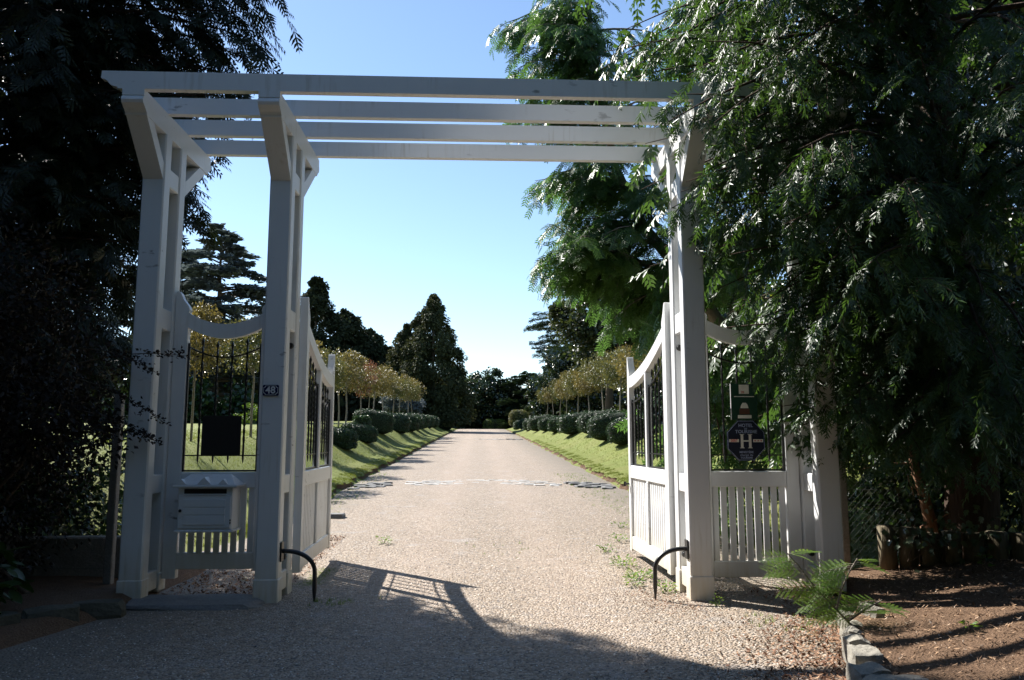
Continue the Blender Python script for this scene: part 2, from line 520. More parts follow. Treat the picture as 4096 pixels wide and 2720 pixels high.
def fern(n_side, sub, L=1.0, w=0.035, droop=0.25, taper=0.75, ang=0.75):
    """flat fan of scale foliage, axis +Y, unit length"""
    sp = [(0, 0, 0, 0, L, w * .9, 0.05)]
    for i in range(n_side):
        t = 0.08 + 0.86 * i / n_side
        sgn = 1 if i % 2 else -1
        l = L * (0.52 - 0.40 * abs(t - 0.25) / taper) * (0.85 + 0.3 * random.random())
        a = sgn * ang * (1.05 - 0.35 * t)
        z = -droop * t * t * L
        sp.append((0, t * L, z, a, l, w, 0.2))
        for k in range(sub):
            u = 0.25 + 0.62 * k / max(1, sub)
            s2 = 1 if k % 2 else -1
            sp.append((math.sin(a) * l * u, t * L + math.cos(a) * l * u, z - 0.2 * l * u, a + s2 * 0.6, l * (0.5 - 0.28 * u), w * .85, 0.3))
    return kites(sp)

FERN_FINE = fern(11, 4)
FERN_MID = fern(8, 2, w=0.05)
FERN_LOW = fern(6, 0, w=0.11)
PINNATE = kites([(0, 0, 0, 0, 1, .07, 0.05)] + [(0, 0.12 + 0.8 * i / 8, -0.12 * (i / 8) ** 2, sg * 0.85, 0.46 - 0.02 * abs(i - 3) ** 1.4, 0.13, 0.15) for i in range(0, 8, 2) for sg in (-1, 1)])
LEAF = (np.array([[0, 0, 0], [.28, .45, .10], [0, 1, -.08], [-.28, .45, .10]]), np.array([[0, 1, 2], [0, 2, 3]]))
LEAFW = (np.array([[0, 0, 0], [.44, .45, .12], [0, 1, -.08], [-.44, .45, .12]]), np.array([[0, 1, 2], [0, 2, 3]]))
LEAF_NARROW = (np.array([[0, 0, 0], [.16, .45, .05], [0, 1, -.1], [-.16, .45, .05]]), np.array([[0, 1, 2], [0, 2, 3]]))
# a twig with five leaves: reads as a leaf clump further off
CLUMP = kites([(0, 0, 0, a, l, w, t) for a, l, w, t in ((.4, 1, .62, .1), (-2.2, 1.0, .62, -.25))])

def copies(src_root, loc, rz=0.0, scale=None):
    r = src_root.copy(); COL.objects.link(r)
    r.location = loc; r.rotation_euler = (0, 0, rz)
    if scale is not None: r.scale = scale
    for ch in list(src_root.children):
        c = ch.copy(); COL.objects.link(c); c.parent = r
        for g in ch.children:
            d = g.copy(); COL.objects.link(d); d.parent = c
    return r

# ------------------------------------------------------------------ terrain
def sst(a, b, x):
    t = np.clip((x - a) / (b - a), 0, 1)
    return t * t * (3 - 2 * t)

def road_z(Y):
    t = Y - 9.0
    z = .03 * (np.sqrt(t * t + 4) + t) / 2
    u = Y - 118.0
    return z - .009 * (np.sqrt(u * u + 36) + u) / 2

def road_xc(Y):
    return .1 + .004 * np.clip(Y, 0, 140)

def wob(X, Y):
    return np.sin(X * 1.3 + Y * .7) * .5 + np.sin(X * .6 - Y * 1.1 + 2) * .5

def terrain(X, Y):
    X = np.asarray(X, float); Y = np.asarray(Y, float)
    d = np.abs(X - road_xc(Y)) - 3.7 + .12 * wob(X * .2, Y * 1.7)
    s = sst(9.5, 15, Y) * (1 - sst(112, 124, Y))
    b = (1.2 * sst(0, 3.0, d) + .13 * sst(0, .16, d)) * s
    low = -.05 * (1 - sst(-.35, -.1, d))
    return road_z(Y) + b + low + .03 * wob(X * .6, Y * .6) * sst(1, 4, d)

def build_ground():
    xs = np.unique(np.concatenate([np.linspace(-400, -30, 26), np.linspace(-30, -9, 22), np.linspace(-9, 10, 96), np.linspace(10, 30, 22), np.linspace(30, 400, 26)]))
    ys = np.unique(np.concatenate([np.linspace(-120, -6, 12), np.linspace(-6, 40, 140), np.linspace(40, 140, 90), np.linspace(140, 700, 30)]))
    X, Y = np.meshgrid(xs, ys)
    Z = terrain(X, Y)
    V = np.stack([X, Y, Z], -1).reshape(-1, 3)
    nx = len(xs)
    i, j = np.meshgrid(np.arange(len(ys) - 1), np.arange(nx - 1), indexing='ij')
    a = (i * nx + j).ravel()
    F = np.stack([a, a + 1, a + nx + 1, a + nx], 1)
    o = obj_np('lawn', V, F, 'lawn', smooth=True)
    tag(o, 'sunlit green lawn rising in banks beside the drive', kind='structure')
    # gravel drive: one sheet, widening into the forecourt before the gate
    ys = np.concatenate([np.linspace(-6, 24, 151), np.linspace(24.5, 128, 140)])
    us = np.linspace(0, 1, 41)
    U, Yg = np.meshgrid(us, ys)
    xl = np.where(Yg < 9.5, -5.2, -3.62 + .004 * Yg); xl = xl * 1.0
    k = sst(9.3, 16, Yg)
    xl = (-5.6) * (1 - k) + (-3.60 + .004 * Yg) * k + .10 * np.sin(Yg * 2.1) * k + .06 * np.sin(Yg * 5.3 + 1) * k
    xr = 4.4 * (1 - k) + (3.80 + .004 * Yg) * k + .10 * np.sin(Yg * 1.9 + 2) * k + .06 * np.sin(Yg * 4.7) * k
    Xg = xl + (xr - xl) * U
    dd = np.minimum(U, 1 - U)
    Zg = road_z(Yg) + .012 * wob(Xg * 1.4, Yg * 1.3) - .03 * (1 - sst(0, .06, dd)) * k + .02
    V = np.stack([Xg, Yg, Zg], -1).reshape(-1, 3)
    nx = len(us)
    i, j = np.meshgrid(np.arange(len(ys) - 1), np.arange(nx - 1), indexing='ij')
    a = (i * nx + j).ravel()
    o = obj_np('gravel_drive', V, np.stack([a, a + 1, a + nx + 1, a + nx], 1), 'gravel', smooth=True)
    tag(o, 'pinkish gravel drive running through the gateway to the park', kind='structure')
build_ground()

def gz(X, Y):
    return road_z(Y) + .012 * wob(X * 1.4, Y * 1.3) + .02

def bed_edge(Y):
    """x of the stone edging of the planting bed on the right"""
    return np.interp(Y, [3.5, 4.9, 5.4, 5.9, 6.4, 7.0, 7.6], [2.05, 2.38, 2.50, 2.72, 2.92, 3.25, 3.70])

def bed_z(X, Y):
    d = X - bed_edge(Y)
    d2 = np.minimum(d, (8.9 - Y) * 1.2 + np.clip(X - 4.1, 0, 3) * .6)
    return .02 + .17 * sst(-.05, .12, d2) + .20 * sst(.1, 1.8, d2) + .012 * wob(X * 2, Y * 2.3) + .008 * np.sin(X * 17 + 3 * np.sin(Y * 4)) * np.sin(Y * 15 + 2 * np.sin(X * 5))

def build_bed():
    xs = np.linspace(2.0, 11, 150); ys = np.linspace(2.5, 9.6, 130)
    X, Y = np.meshgrid(xs, ys)
    d = X - bed_edge(Y)
    Z = np.where(d < -.06, -.06, bed_z(X, Y)) 
    V = np.stack([X, Y, Z], -1).reshape(-1, 3)
    nx = len(xs)
    i, j = np.meshgrid(np.arange(len(ys) - 1), np.arange(nx - 1), indexing='ij')
    a = (i * nx + j).ravel()
    o = obj_np('soil_bed', V, np.stack([a, a + 1, a + nx + 1, a + nx], 1), 'soil', smooth=True)
    tag(o, 'bare brown soil of the planting bed behind the edging stones', kind='structure')
    # dark earth under the shrubs on the other side
    xs = np.linspace(-12, -3.1, 90); ys = np.linspace(2.0, 9.9, 80)
    X, Y = np.meshgrid(xs, ys)
    e = -3.15 - .55 * np.clip(7.6 - Y, 0, 9) * .55
    Z = .0 + .14 * sst(0, .25, e - X) + .02 * wob(X * 3, Y * 3)
    Z = np.where(e - X < 0, -.05, Z)
    V = np.stack([X, Y, Z], -1).reshape(-1, 3)
    nx = len(xs)
    i, j = np.meshgrid(np.arange(len(ys) - 1), np.arange(nx - 1), indexing='ij')
    a = (i * nx + j).ravel()
    o = obj_np('shrub_bed', V, np.stack([a, a + 1, a + nx + 1, a + nx], 1), 'soil', smooth=True)
    tag(o, 'shaded dark earth under the purple shrub', kind='structure')
build_bed()

# ------------------------------------------------------------------ gateway
PX = [(-3.46, -3.235), (-2.16, -1.935), (2.13, 2.355), (3.47, 3.695)]
YF0, YF1, YB0, YB1 = 8.0, 8.165, 8.42, 8.585
gw = thing('pergola_gateway', 'tall white timber gateway of four piers carrying long pergola beams over the drive', 'gateway', (0.1, 8.3, 0))

def W(o, parent):
    """meshes are written in world metres: take the parent's place back off"""
    off = Vector((0, 0, 0)); p = parent
    while p is not None:
        off += p.location; p = p.parent
    o.data.transform(Matrix.Translation(-off))
    return o

def post_mesh(x0, x1, y0, y1, zt, parent, name):
    bm = bmesh.new()
    box_bm(bm, x0, x1, y0, y1, .26, zt)
    bmesh.ops.bevel(bm, geom=[e for e in bm.edges if abs(e.verts[0].co.z - e.verts[1].co.z) > .5], offset=.014, segments=1, affect='EDGES')
    o = W(obj_bm(name, bm, 'paint', parent), parent)
    return o

for ip, (x0, x1) in enumerate(PX):
    pier = sub_empty('pier', gw)
    zb = (.08, -.02, -.02, .10)[ip]
    fp = post_mesh(x0, x1, YF0, YF1, 4.76, pier, 'front_post')
    W(box('plinth', x0 - .008, x1 + .008, YF0 - .008, YF1 + .004, zb, .262, 'paint', pier, .008), pier)
    bp = post_mesh(x0, x1, YB0, YB1, 4.76, pier, 'back_post')
    W(box('plinth', x0 - .008, x1 + .008, YB0 - .004, YB1 + .008, zb, .262, 'paint', pier, .008), pier)
    for z0, z1 in ((4.24, 4.44), (2.74, 2.96), (1.07, 1.26), (.11, .30)):
        W(box('rail', x0 + .012, x1 - .012, YF1 - .002, YB0 + .002, z0, z1, 'paint', pier, .01), pier)
    # hinge bolts showing on the front of the back post
    if ip in (1, 2):
        for zz in (2.60, .42):
            bm = bmesh.new()
            bmesh.ops.create_cone(bm, cap_ends=True, segments=14, radius1=.034, radius2=.028, depth=.03, matrix=Matrix.Translation(((x0 + x1) / 2 + (.06 if ip == 1 else -.06), YB0 - .014, zz)) @ Matrix.Rotation(RAD(90), 4, 'X'))
            W(obj_bm('hinge_bolt', bm, 'iron', pier), pier)
    if ip == 3:
        bm = bmesh.new()
        bmesh.ops.create_cone(bm, cap_ends=True, segments=14, radius1=.03, radius2=.026, depth=.03, matrix=Matrix.Translation(((x0 + x1) / 2 - .05, YB0 - .014, .42)) @ Matrix.Rotation(RAD(90), 4, 'X'))
        W(obj_bm('hinge_bolt', bm, 'iron', pier), pier)
    # lintel with scrolled ends
    xa, xb = x0 + .008, x1 - .008
    def scroll(yend, s):
        # from the top corner round the nose to the underside, s = +1 towards +Y
        return [(yend, 4.985), (yend, 4.925), (yend + s * .012, 4.920), (yend - s * .012, 4.90), (yend - s * .018, 4.872), (yend - s * .004, 4.842), (yend + s * .03, 4.818), (yend + s * .062, 4.80), (yend + s * .088, 4.775), (yend + s * .09, 4.758)]
    poly = scroll(7.43, 1) + scroll(9.36, -1)[::-1]
    li = W(prism('lintel', poly, 'x', xa, xb, 'paint', gw), gw)
    W(prism('brace', [(7.53, 4.757), (7.70, 4.757), (8.0 - .001, 4.44), (8.0 - .001, 4.27)], 'x', xa + .004, xb - .004, 'paint', li), gw)
    W(prism('brace', [(8.586, 4.26), (8.586, 4.43), (9.02, 4.757), (9.22, 4.757)], 'x', xa + .004, xb - .004, 'paint', li), gw)

for yb in (7.435, 8.03, 8.60, 9.20):
    bm = bmesh.new()
    z0, z1 = 4.987, 5.165
    XL, XR = -3.66, 3.90
    ogee = [(XL, z1), (XL - .005, z1 - .075), (XL + .03, z1 - .085), (XL + .06, z1 - .105), (XL + .085, z1 - .14), (XL + .12, z1 - .155), (XL + .15, z1 - .158), (XL + .16, z0)]
    og2 = [(XR + XL - x, z) for x, z in ogee][::-1]
    nseg = 10
    prism_bm(bm, ogee + og2, 'y', yb, yb + .078)
    W(obj_bm('beam', bm, 'paint', gw), gw)

# ------------------------------------------------------------------ gate leaves (local frame: u = x along the leaf, y thickness, z up)
def twisted_bar(u, z0, z1, y, tw0, tw1, parent, r=.0085):
    zs = np.concatenate([[z0, z0 + .05], np.linspace(tw0, tw1, 34), [z1 - .14, z1 - .09, z1 - .05, z1]])
    rs = np.concatenate([[.001, r], np.full(34, r * 1.12), [r, r * .8, r * 1.55, .0008]])
    an = np.concatenate([[0, 0], np.linspace(0, math.pi * 5, 34), [0, 0, 0, 0]])
    # slight wavering of the hammered bar
    V, F = [], []
    for k, (z, rr, a) in enumerate(zip(zs, rs, an)):
        for q in range(4):
            th = a + q * math.pi / 2 + math.pi / 4
            V.append((u + rr * 1.414 * math.cos(th), y + rr * 1.414 * math.sin(th), z))
    m = len(zs)
    for k in range(m - 1):
        for q in range(4):
            F.append((k * 4 + q, k * 4 + (q + 1) % 4, k * 4 + 4 + (q + 1) % 4, k * 4 + 4 + q))
    return obj_np('bar', V, F, 'iron', parent)

def s_scroll(u_out, u_in, z_top, z_join, zb):
    """stile outline with an S-scroll at its head; u_in side faces the opening"""
    s = 1 if u_in > u_out else -1
    w = abs(u_in - u_out)
    pr = [(u_out, zb), (u_out, z_top - .01), (u_out + s * w * .12, z_top)]
    H = z_top - z_join
    for f, h in ((.30, .93), (.42, .80), (.55, .64), (.72, .50), (.90, .38), (1.02, .28), (1.08, .16), (1.04, .06), (1.0, 0.0)):
        pr.append((u_out + s * w * f, z_join + H * h))
    pr.append((u_in, zb))
    return pr

def make_leaf(root, L, zb, panels, ztop, st0, st1, head0, head1, th=.085, foot0=None, mid_w=.085, bars=4):
    """st0/st1 stile widths at u=0 / u=L; head0/head1: (z_top, z_join)"""
    h = th / 2
    prism('stile', s_scroll(0, st0, head0[0], head0[1], foot0 if foot0 is not None else zb), 'y', -h, h, 'paint', root)
    prism('stile', s_scroll(L, L - st1, head1[0], head1[1], zb), 'y', -h, h, 'paint', root)
    zm0, zm1 = 1.11, 1.275
    box('bottom_rail', st0 - .002, L - st1 + .002, -h + .006, h - .006, zb + .02, zb + .185, 'paint', root, .008)
    box('middle_rail', st0 - .002, L - st1 + .002, -h + .004, h - .004, zm0, zm1, 'paint', root, .008)
    us = np.linspace(st0 - .002, L - st1 + .002, 25)
    tr = [(u, ztop(u)) for u in us] + [(u, ztop(u) - .155) for u in us[::-1]]
    prism('top_rail', tr, 'y', -h + .004, h - .004, 'paint', root)
    edges = [(st0, L - st1)]
    if panels == 2:
        c = (st0 + L - st1) / 2
        edges = [(st0, c - mid_w / 2), (c + mid_w / 2, L - st1)]
        zt = float(ztop(c)) - .15
        box('middle_stile', c - mid_w / 2, c + mid_w / 2, -h + .006, h - .006, zm1 - .001, zt, 'paint', root, .01)
        box('middle_stile', c - mid_w / 2, c + mid_w / 2, -h + .006, h - .006, zb + .184, zm0 + .001, 'paint', root, .01)
    for (a, b) in edges:
        # slats of the lower panel
        pitch = .09
        n = max(1, int(round((b - a) / pitch)))
        pw = (b - a) / n
        for i in range(n):
            u = a + pw * (i + .5)
            box('slat', u - pw * .36, u + pw * .36, -.011, .011, zb + .18, zm0 + .003, 'paint', root, .004)
        # wrought iron grille
        g = sub_empty('grille', root)
        gy = 0.0
        fw_ = .011
        za = float(ztop(a + .05)) - .155; zb_ = float(ztop(b - .05)) - .155
        def arc(u):
            return float(ztop(u)) - .155 - .20
        box('side_bar', a + .004, a + .004 + fw_ * 1.6, gy - .012, gy + .012, zm1 + .003, arc(a) + .035, 'iron', g, 0)
        box('side_bar', b - .004 - fw_ * 1.6, b - .004, gy - .012, gy + .012, zm1 + .003, arc(b) + .035, 'iron', g, 0)
        box('bottom_bar', a + .02, b - .02, gy - .012, gy + .012, zm1 + .004, zm1 + .022, 'iron', g, 0)
        box('cross_bar', a + .02, b - .02, gy - .007, gy + .007, zm1 + .165, zm1 + .178, 'iron', g, 0)
        uu = np.linspace(a + .015, b - .015, 17)
        prism('arched_bar', [(u, arc(u) + .008) for u in uu] + [(u, arc(u) - .008) for u in uu[::-1]], 'y', gy - .009, gy + .009, 'iron', g)
        for i in range(bars):
            u = a + (b - a) * (i + 1) / (bars + 1)
            twisted_bar(u, zm1 + .085, arc(u) + .175, gy, zm1 + .28, arc(u) - .12, g)
    return root

# walkers' gate beside the mailbox
pg = thing('garden_gate', 'narrow white walkers\' gate carrying the mailbox and a black plaque', 'gate', (-3.222, 8.505, 0))
LP = 1.05
make_leaf(pg, LP, .27, 1, lambda u: 2.838 + .125 * ((u - LP / 2) / (LP / 2 - .12)) ** 2, .135, .135, (3.19, 2.95), (3.19, 2.95), foot0=.20)
# matching leaf with the hotel sign
pr_ = thing('garden_gate', 'narrow white gate leaf with the hotel sign hung on its bars', 'gate', (2.368, 8.505, 0))
LR = 1.09
make_leaf(pr_, LR, .15, 1, lambda u: 2.80 + .125 * ((u - LR / 2) / (LR / 2 - .12)) ** 2, .135, .135, (3.15, 2.91), (3.15, 2.91))
# the two leaves of the drive gate, standing open
LM = 1.99
def zmain(u):
    s = np.clip((np.asarray(u, float) - .14) / (LM - .24), 0, 1)
    return 2.46 + .42 * (1 - s) ** 1.7
ml = thing('drive_gate', 'white drive gate leaf standing open, hinged beside the blue number plate', 'gate', (-1.905, 8.64, 0), RAD(90 + 1.4))
make_leaf(ml, LM, .22, 2, zmain, .14, .10, (3.17, 2.88), (2.75, 2.46))
mr = thing('drive_gate', 'white drive gate leaf standing open in full sun, hinged beside the hotel sign', 'gate', (2.125, 8.64, 0), RAD(90 + 1.6))
make_leaf(mr, LM, .17, 2, zmain, .14, .10, (3.14, 2.86), (2.73, 2.46))
# latch on the free end of the sunlit leaf
latch = Acc(); latch.tube([(LM - .02, .04, 1.03), (LM - .02, .11, 1.03)], [.012, .012], 8); latch.tube([(LM - .02, .10, 1.00), (LM - .02, .10, 1.06)], [.018, .018], 8)
latch.obj('latch', 'iron', mr, True)

# mailbox -----------------------------------------------------------
mb = thing('mailbox', 'white house-shaped wooden mailbox fixed to the slats of the walkers\' gate', 'mailbox', (-2.73, 8.33, .70))
def MB(o): return W(o, mb)
mx0, mx1, my0, my1 = -3.00, -2.46, 8.20, 8.485
MB(box('body', mx0, mx1, my0, my1, .715, 1.132, 'paint', mb, .006))
MB(box('base_board', mx0 - .02, mx1 + .02, my0 - .02, my1, .69, .714, 'paint', mb, .005))
MB(box('eaves_board', mx0 - .045, mx1 + .05, my0 - .05, my1, 1.133, 1.160, 'paint', mb, .006))
door = MB(box('door', mx0 + .012, mx1 - .012, my0 - .014, my0 - .001, .735, 1.055, 'paint', mb, .003))
for (a, b, c, d) in ((mx0 + .06, mx1 - .065, .765, .856), (mx0 + .06, mx1 - .065, .866, .931), (mx0 + .06, mx1 - .065, .941, 1.015)):
    MB(box('door_panel', a, b, my0 - .022, my0 - .012, c, d, 'paint', door, .002))
bm = bmesh.new(); bmesh.ops.create_uvsphere(bm, u_segments=12, v_segments=8, radius=.016, matrix=Matrix.Translation((mx0 + .035, my0 - .026, .905)))
MB(obj_bm('knob', bm, 'iron', door, True))
for zz in (.775, .80):
    MB(box('hinge', mx1 - .016, mx1 - .004, my0 - .019, my0 - .0135, zz, zz + .018, 'iron', door, 0))
MB(box('letter_slot', mx0 + .06, mx1 - .06, my0 - .004, my0 - .001, 1.072, 1.118, 'plaque', mb, 0))
MB(box('slot_lip', mx0 + .055, mx1 - .055, my0 - .022, my0 - .001, 1.056, 1.068, 'paint', mb, .003))
# hipped roof with three small gables
bm = bmesh.new()
e0, e1, f0, f1 = mx0 - .02, mx1 + .025, my0 - .035, my1 - .01
zr = 1.162; zt = 1.262
c = [bm.verts.new(p) for p in ((e0, f0, zr), (e1, f0, zr), (e1, f1, zr), (e0, f1, zr), (e0 + .09, (f0 + f1) / 2 + .02, zt), (e1 - .09, (f0 + f1) / 2 + .02, zt))]
for f in ((0, 1, 5, 4), (1, 2, 5), (2, 3, 4, 5), (3, 0, 4), (3, 2, 1, 0)):
    bm.faces.new([c[i] for i in f])
MB(obj_bm('roof', bm, 'paint', mb))
for k, (gx, gw_, gh) in enumerate(((e0 + .055, .055, .055), ((e0 + e1) / 2 - .01, .07, .075), (e1 - .115, .05, .055))):
    bm = bmesh.new()
    v = [bm.verts.new(p) for p in ((gx - gw_, f0 - .004, zr + .001), (gx + gw_, f0 - .004, zr + .001), (gx, f0 - .004, zr + gh), (gx, f0 + .13, zr + gh), (gx - gw_, f0 + .13, zr + .001), (gx + gw_, f0 + .13, zr + .001))]
    for f in ((0, 1, 2), (0, 2, 3, 4), (1, 5, 3, 2), (4, 3, 5), (0, 4, 5, 1)):
        bm.faces.new([v[i] for i in f])
    MB(obj_bm('gablet', bm, 'paint', mb))

# number plate -----------------------------------------------------
npl = thing('number_plate', 'blue enamel house number plate reading 48 on the white post', 'number plate', (-2.066, 7.992, 2.10))
hw, hh, cc = .080, .054, .010
pl = [(-hw + cc, -hh), (hw - cc, -hh), (hw, -hh + cc), (hw, hh - cc), (hw - cc, hh), (-hw + cc, hh), (-hw, hh - cc), (-hw, -hh + cc)]
prism('plate', pl, 'y', -.008, 0, 'plate_blue', npl)
def ring(poly_o, poly_i, y0, y1):
    bm = bmesh.new()
    n = len(poly_o)
    A = [bm.verts.new((p[0], y0, p[1])) for p in poly_o]; B = [bm.verts.new((p[0], y0, p[1])) for p in poly_i]
    for i in range(n):
        bm.faces.new((A[i], A[(i + 1) % n], B[(i + 1) % n], B[i]))
    r = bmesh.ops.extrude_face_region(bm, geom=bm.faces[:])
    for v in r['geom']:
        if isinstance(v, bmesh.types.BMVert): v.co.y = y1
    return bm
def notch(hx, hz, c):
    P = []
    for sx, sz, order in ((-1, -1, 0), (1, -1, 1), (1, 1, 0), (-1, 1, 1)):
        q = [(sx * hx, sz * (hz - c)), (sx * (hx - c * .75), sz * (hz - c * .75)), (sx * (hx - c), sz * hz)]
        P += q if order == 0 else q[::-1]
    return P
obj_bm('border_line', ring(notch(hw - .009, hh - .008, .018), notch(hw - .0125, hh - .0115, .019), -.0082, -.0095), 'enamel_white', npl)
text_mesh('numerals', '48', .098, 'enamel_white', npl, (-.002, -.0095, -.001), .001, .0022, 1.0)

# black square plaque hung on the walkers' gate (seen from its back)
pq = thing('plaque', 'black square plaque hung on the iron bars of the walkers\' gate', 'plaque', (-2.685, 8.47, 1.655))
box('panel', -.203, .203, -.010, .004, -.205, .205, 'plaque', pq, .003)
for sx in (-.12, .12):
    box('bracket', sx - .012, sx + .012, .004, .022, .12, .16, 'iron', pq, 0)

# hotel sign --------------------------------------------------------
hs = thing('hotel_sign', 'navy octagonal hotel sign with large cream letter H', 'sign', (2.892, 8.462, 1.602))
R_, R2 = .205, .215
o8 = [(math.cos(RAD(22.5 + 45 * k)) * R_ / math.cos(RAD(22.5)), math.sin(RAD(22.5 + 45 * k)) * R2 / math.cos(RAD(22.5))) for k in range(8)]
prism('panel', o8, 'y', -.006, .006, 'sign_navy', hs)
o8b = [(x * .975, z * .975) for x, z in o8]; o8c = [(x * .955, z * .955) for x, z in o8]
obj_bm('border_line', ring(o8b, o8c, -.0065, -.0075), 'sign_letter', hs)
text_mesh('lettering', 'HOTEL', .050, 'sign_letter', hs, (0, -.0085, .160), .001, .0006, 1.02)
text_mesh('lettering', 'DE', .026, 'sign_letter', hs, (0, -.0085, .126), .001, .0003)
text_mesh('lettering', 'TOURISME', .050, 'sign_letter', hs, (.004, -.0085, .093), .001, .0006, 1.02)
text_mesh('lettering', 'MINISTÈRE', .032, 'sign_letter', hs, (0, -.0085, -.125), .001, .0004, 1.02)
text_mesh('lettering', 'chargé du', .032, 'sign_letter', hs, (0, -.0085, -.155), .001, .0002, 1.1)
text_mesh('lettering', 'TOURISME', .028, 'sign_letter', hs, (0, -.0085, -.185), .001, .0004)
bm = bmesh.new()
for (a, b, c_, d) in ((-.058, -.030, -.075, .06), (.030, .058, -.075, .06), (-.030, .030, -.012, .003),
                      (-.068, -.020, -.082, -.0755), (-.068, -.020, .0605, .067), (.020, .068, -.082, -.0755), (.020, .068, .0605, .067)):
    box_bm(bm, a, b, -.0095, -.0065, c_, d)
obj_bm('letter_h', bm, 'sign_cream', hs)
y2 = box('year_label', -.185, -.078, -.0085, -.0065, -.018, .014, 'sign_cream', hs, 0)
text_mesh('year', '2007', .037, 'sign_red', y2, (-.1315, -.0095, -.002), .0007, .0006)
s2 = box('star_label', .078, .185, -.0085, -.0065, -.018, .014, 'sign_cream', hs, 0)
for k in range(3):
    star = [(.1315 + (k - 1) * .034 + math.sin(q * math.pi / 5) * (.0115 if q % 2 == 0 else .0048), -.002 + math.cos(q * math.pi / 5) * (.0115 if q % 2 == 0 else .0048)) for q in range(10)]
    prism('star', star, 'y', -.0095, -.0083, 'sign_red', s2)

gs = thing('notice_board', 'green notice board with white year label above the octagonal sign', 'sign', (2.892, 8.475, 2.02))
box('panel', -.143, .143, -.004, .004, -.195, .195, 'sign_green', gs, 0)
box('edge_trim', -.149, -.143, -.008, .004, -.195, .195, 'enamel_white', gs, 0)
yl = box('year_label', -.055, .055, -.006, -.0045, .085, .185, 'sign_cream', gs, 0)
text_mesh('year', '20', .034, 'sign_red', yl, (-.015, -.0068, .102), .0005, .0006)
box('text_line', -.11, .11, -.0055, -.0045, .052, .060, 'sign_cream', gs, 0)
prism('emblem', [(-.045, -.07), (.045, -.07), (.035, -.035), (.018, -.012), (-.018, -.012), (-.035, -.035)], 'y', -.006, -.0045, 'sign_cream', gs)
box('emblem_foot', -.055, .055, -.006, -.0045, -.135, -.075, 'sign_brown', gs, 0)
box('text_strip', -.075, .075, -.006, -.0045, -.180, -.145, 'sign_cream', gs, 0)

# wheel guard hoops -------------------------------------------------
def hoop(xp, sgn, label):
    t = thing('wheel_guard', label, 'guard', (xp, 8.09, 0))
    a = np.linspace(0, math.pi / 2, 14)
    pts = [(0, 0, .52)] + [(sgn * (.06 + .275 * math.sin(q)), -.02, .52 - .20 * (1 - math.cos(q))) for q in a] + [(sgn * .338, -.02, .15), (sgn * .338, -.02, -.05)]
    ac = Acc(); ac.tube(pts, .022, 10)
    ac.obj('pipe', 'rubber', t, True)
    box('mounting_plate', min(0, sgn * .012), max(0, sgn * .012), -.05, .05, .42, .61, 'iron', t, .002)
hoop(-1.927, 1, 'black curved pipe guard at the foot of the post with the number plate')
hoop(2.122, -1, 'black curved pipe guard at the foot of the sunlit gate post')

# doorstep, stones --------------------------------------------------
def rock_mesh(name, dims, seed, mat, flat=.0, n=3):
    rng = np.random.default_rng(seed)
    bm = bmesh.new()
    bmesh.ops.create_cube(bm, size=2)
    bmesh.ops.subdivide_edges(bm, edges=bm.edges[:], cuts=n, use_grid_fill=True)
    k = rng.normal(size=(6, 3)); ph = rng.uniform(0, 6, 6)
    for v in bm.verts:
        p = np.array(v.co)
        r = np.linalg.norm(p)
        q = p * (0.72 + .28 * 1.3 / r)
        dd = sum(math.sin(k[i] @ p * 1.3 + ph[i]) for i in range(6)) * .045
        q = q * (1 + dd) + rng.normal(size=3) * .018
        q[0] += .07 * q[2] * math.sin(ph[0]) + .08 * q[1] * math.cos(ph[1])
        v.co = (q[0] * dims[0] / 2, q[1] * dims[1] / 2, q[2] * dims[2] / 2)
    me = bpy.data.meshes.new(name)
    bmesh.ops.recalc_face_normals(bm, faces=bm.faces[:])
    bm.to_mesh(me); bm.free()
    me.materials.append(M[mat])
    return me

st = link(bpy.data.objects.new('doorstep', rock_mesh('doorstep', (1.05, .52, .10), 3, 'slate')))
st.location = (-2.66, 7.97, .035)
tag(st, 'flat grey stone step before the walkers\' gate', 'step')

edge = [(3.10, 6.72, .10, .24, .13), (2.94, 6.30, .13, .30, .15), (2.80, 5.98, .13, .30, .16), (2.66, 5.62, .16, .34, .20), (2.55, 5.30, .18, .30, .21), (2.43, 5.02, .18, .26, .17), (2.47, 4.78, .34, .20, .16), (2.28, 4.60, .2, .3, .2), (2.15, 4.28, .2, .3, .2)]
for k, (x, y, a, b, h) in enumerate(edge):
    o = link(bpy.data.objects.new('edging_stone', rock_mesh('edging_stone', (a, b, h + .1), 20 + k, 'stone', n=5)))
    o.location = (x, y, h / 2 - .01); o.rotation_euler = (random.uniform(-.1, .1), random.uniform(-.1, .1), -.35 + random.uniform(-.3, .3))
    tag(o, 'rough pale stone edging the bare soil bed', 'stone', 'edging stones of the soil bed')
o = link(bpy.data.objects.new('edging_stone', rock_mesh('edging_stone', (.07, .2, .16), 61, 'stone')))
o.location = (3.18, 6.5, .20); o.rotation_euler = (.15, .2, .45)
tag(o, 'upright pale stone leaning in the soil behind the feathery young plant', 'stone')
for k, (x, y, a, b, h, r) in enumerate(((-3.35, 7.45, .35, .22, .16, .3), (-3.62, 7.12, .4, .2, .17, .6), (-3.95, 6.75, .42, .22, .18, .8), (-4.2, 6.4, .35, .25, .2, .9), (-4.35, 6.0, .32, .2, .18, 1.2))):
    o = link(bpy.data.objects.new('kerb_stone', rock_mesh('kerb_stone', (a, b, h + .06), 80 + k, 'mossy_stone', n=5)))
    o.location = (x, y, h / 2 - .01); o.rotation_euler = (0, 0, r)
    tag(o, 'dim stone kerbing the shaded earth under the purple shrub', 'stone', 'kerb stones by the shaded shrub bed')
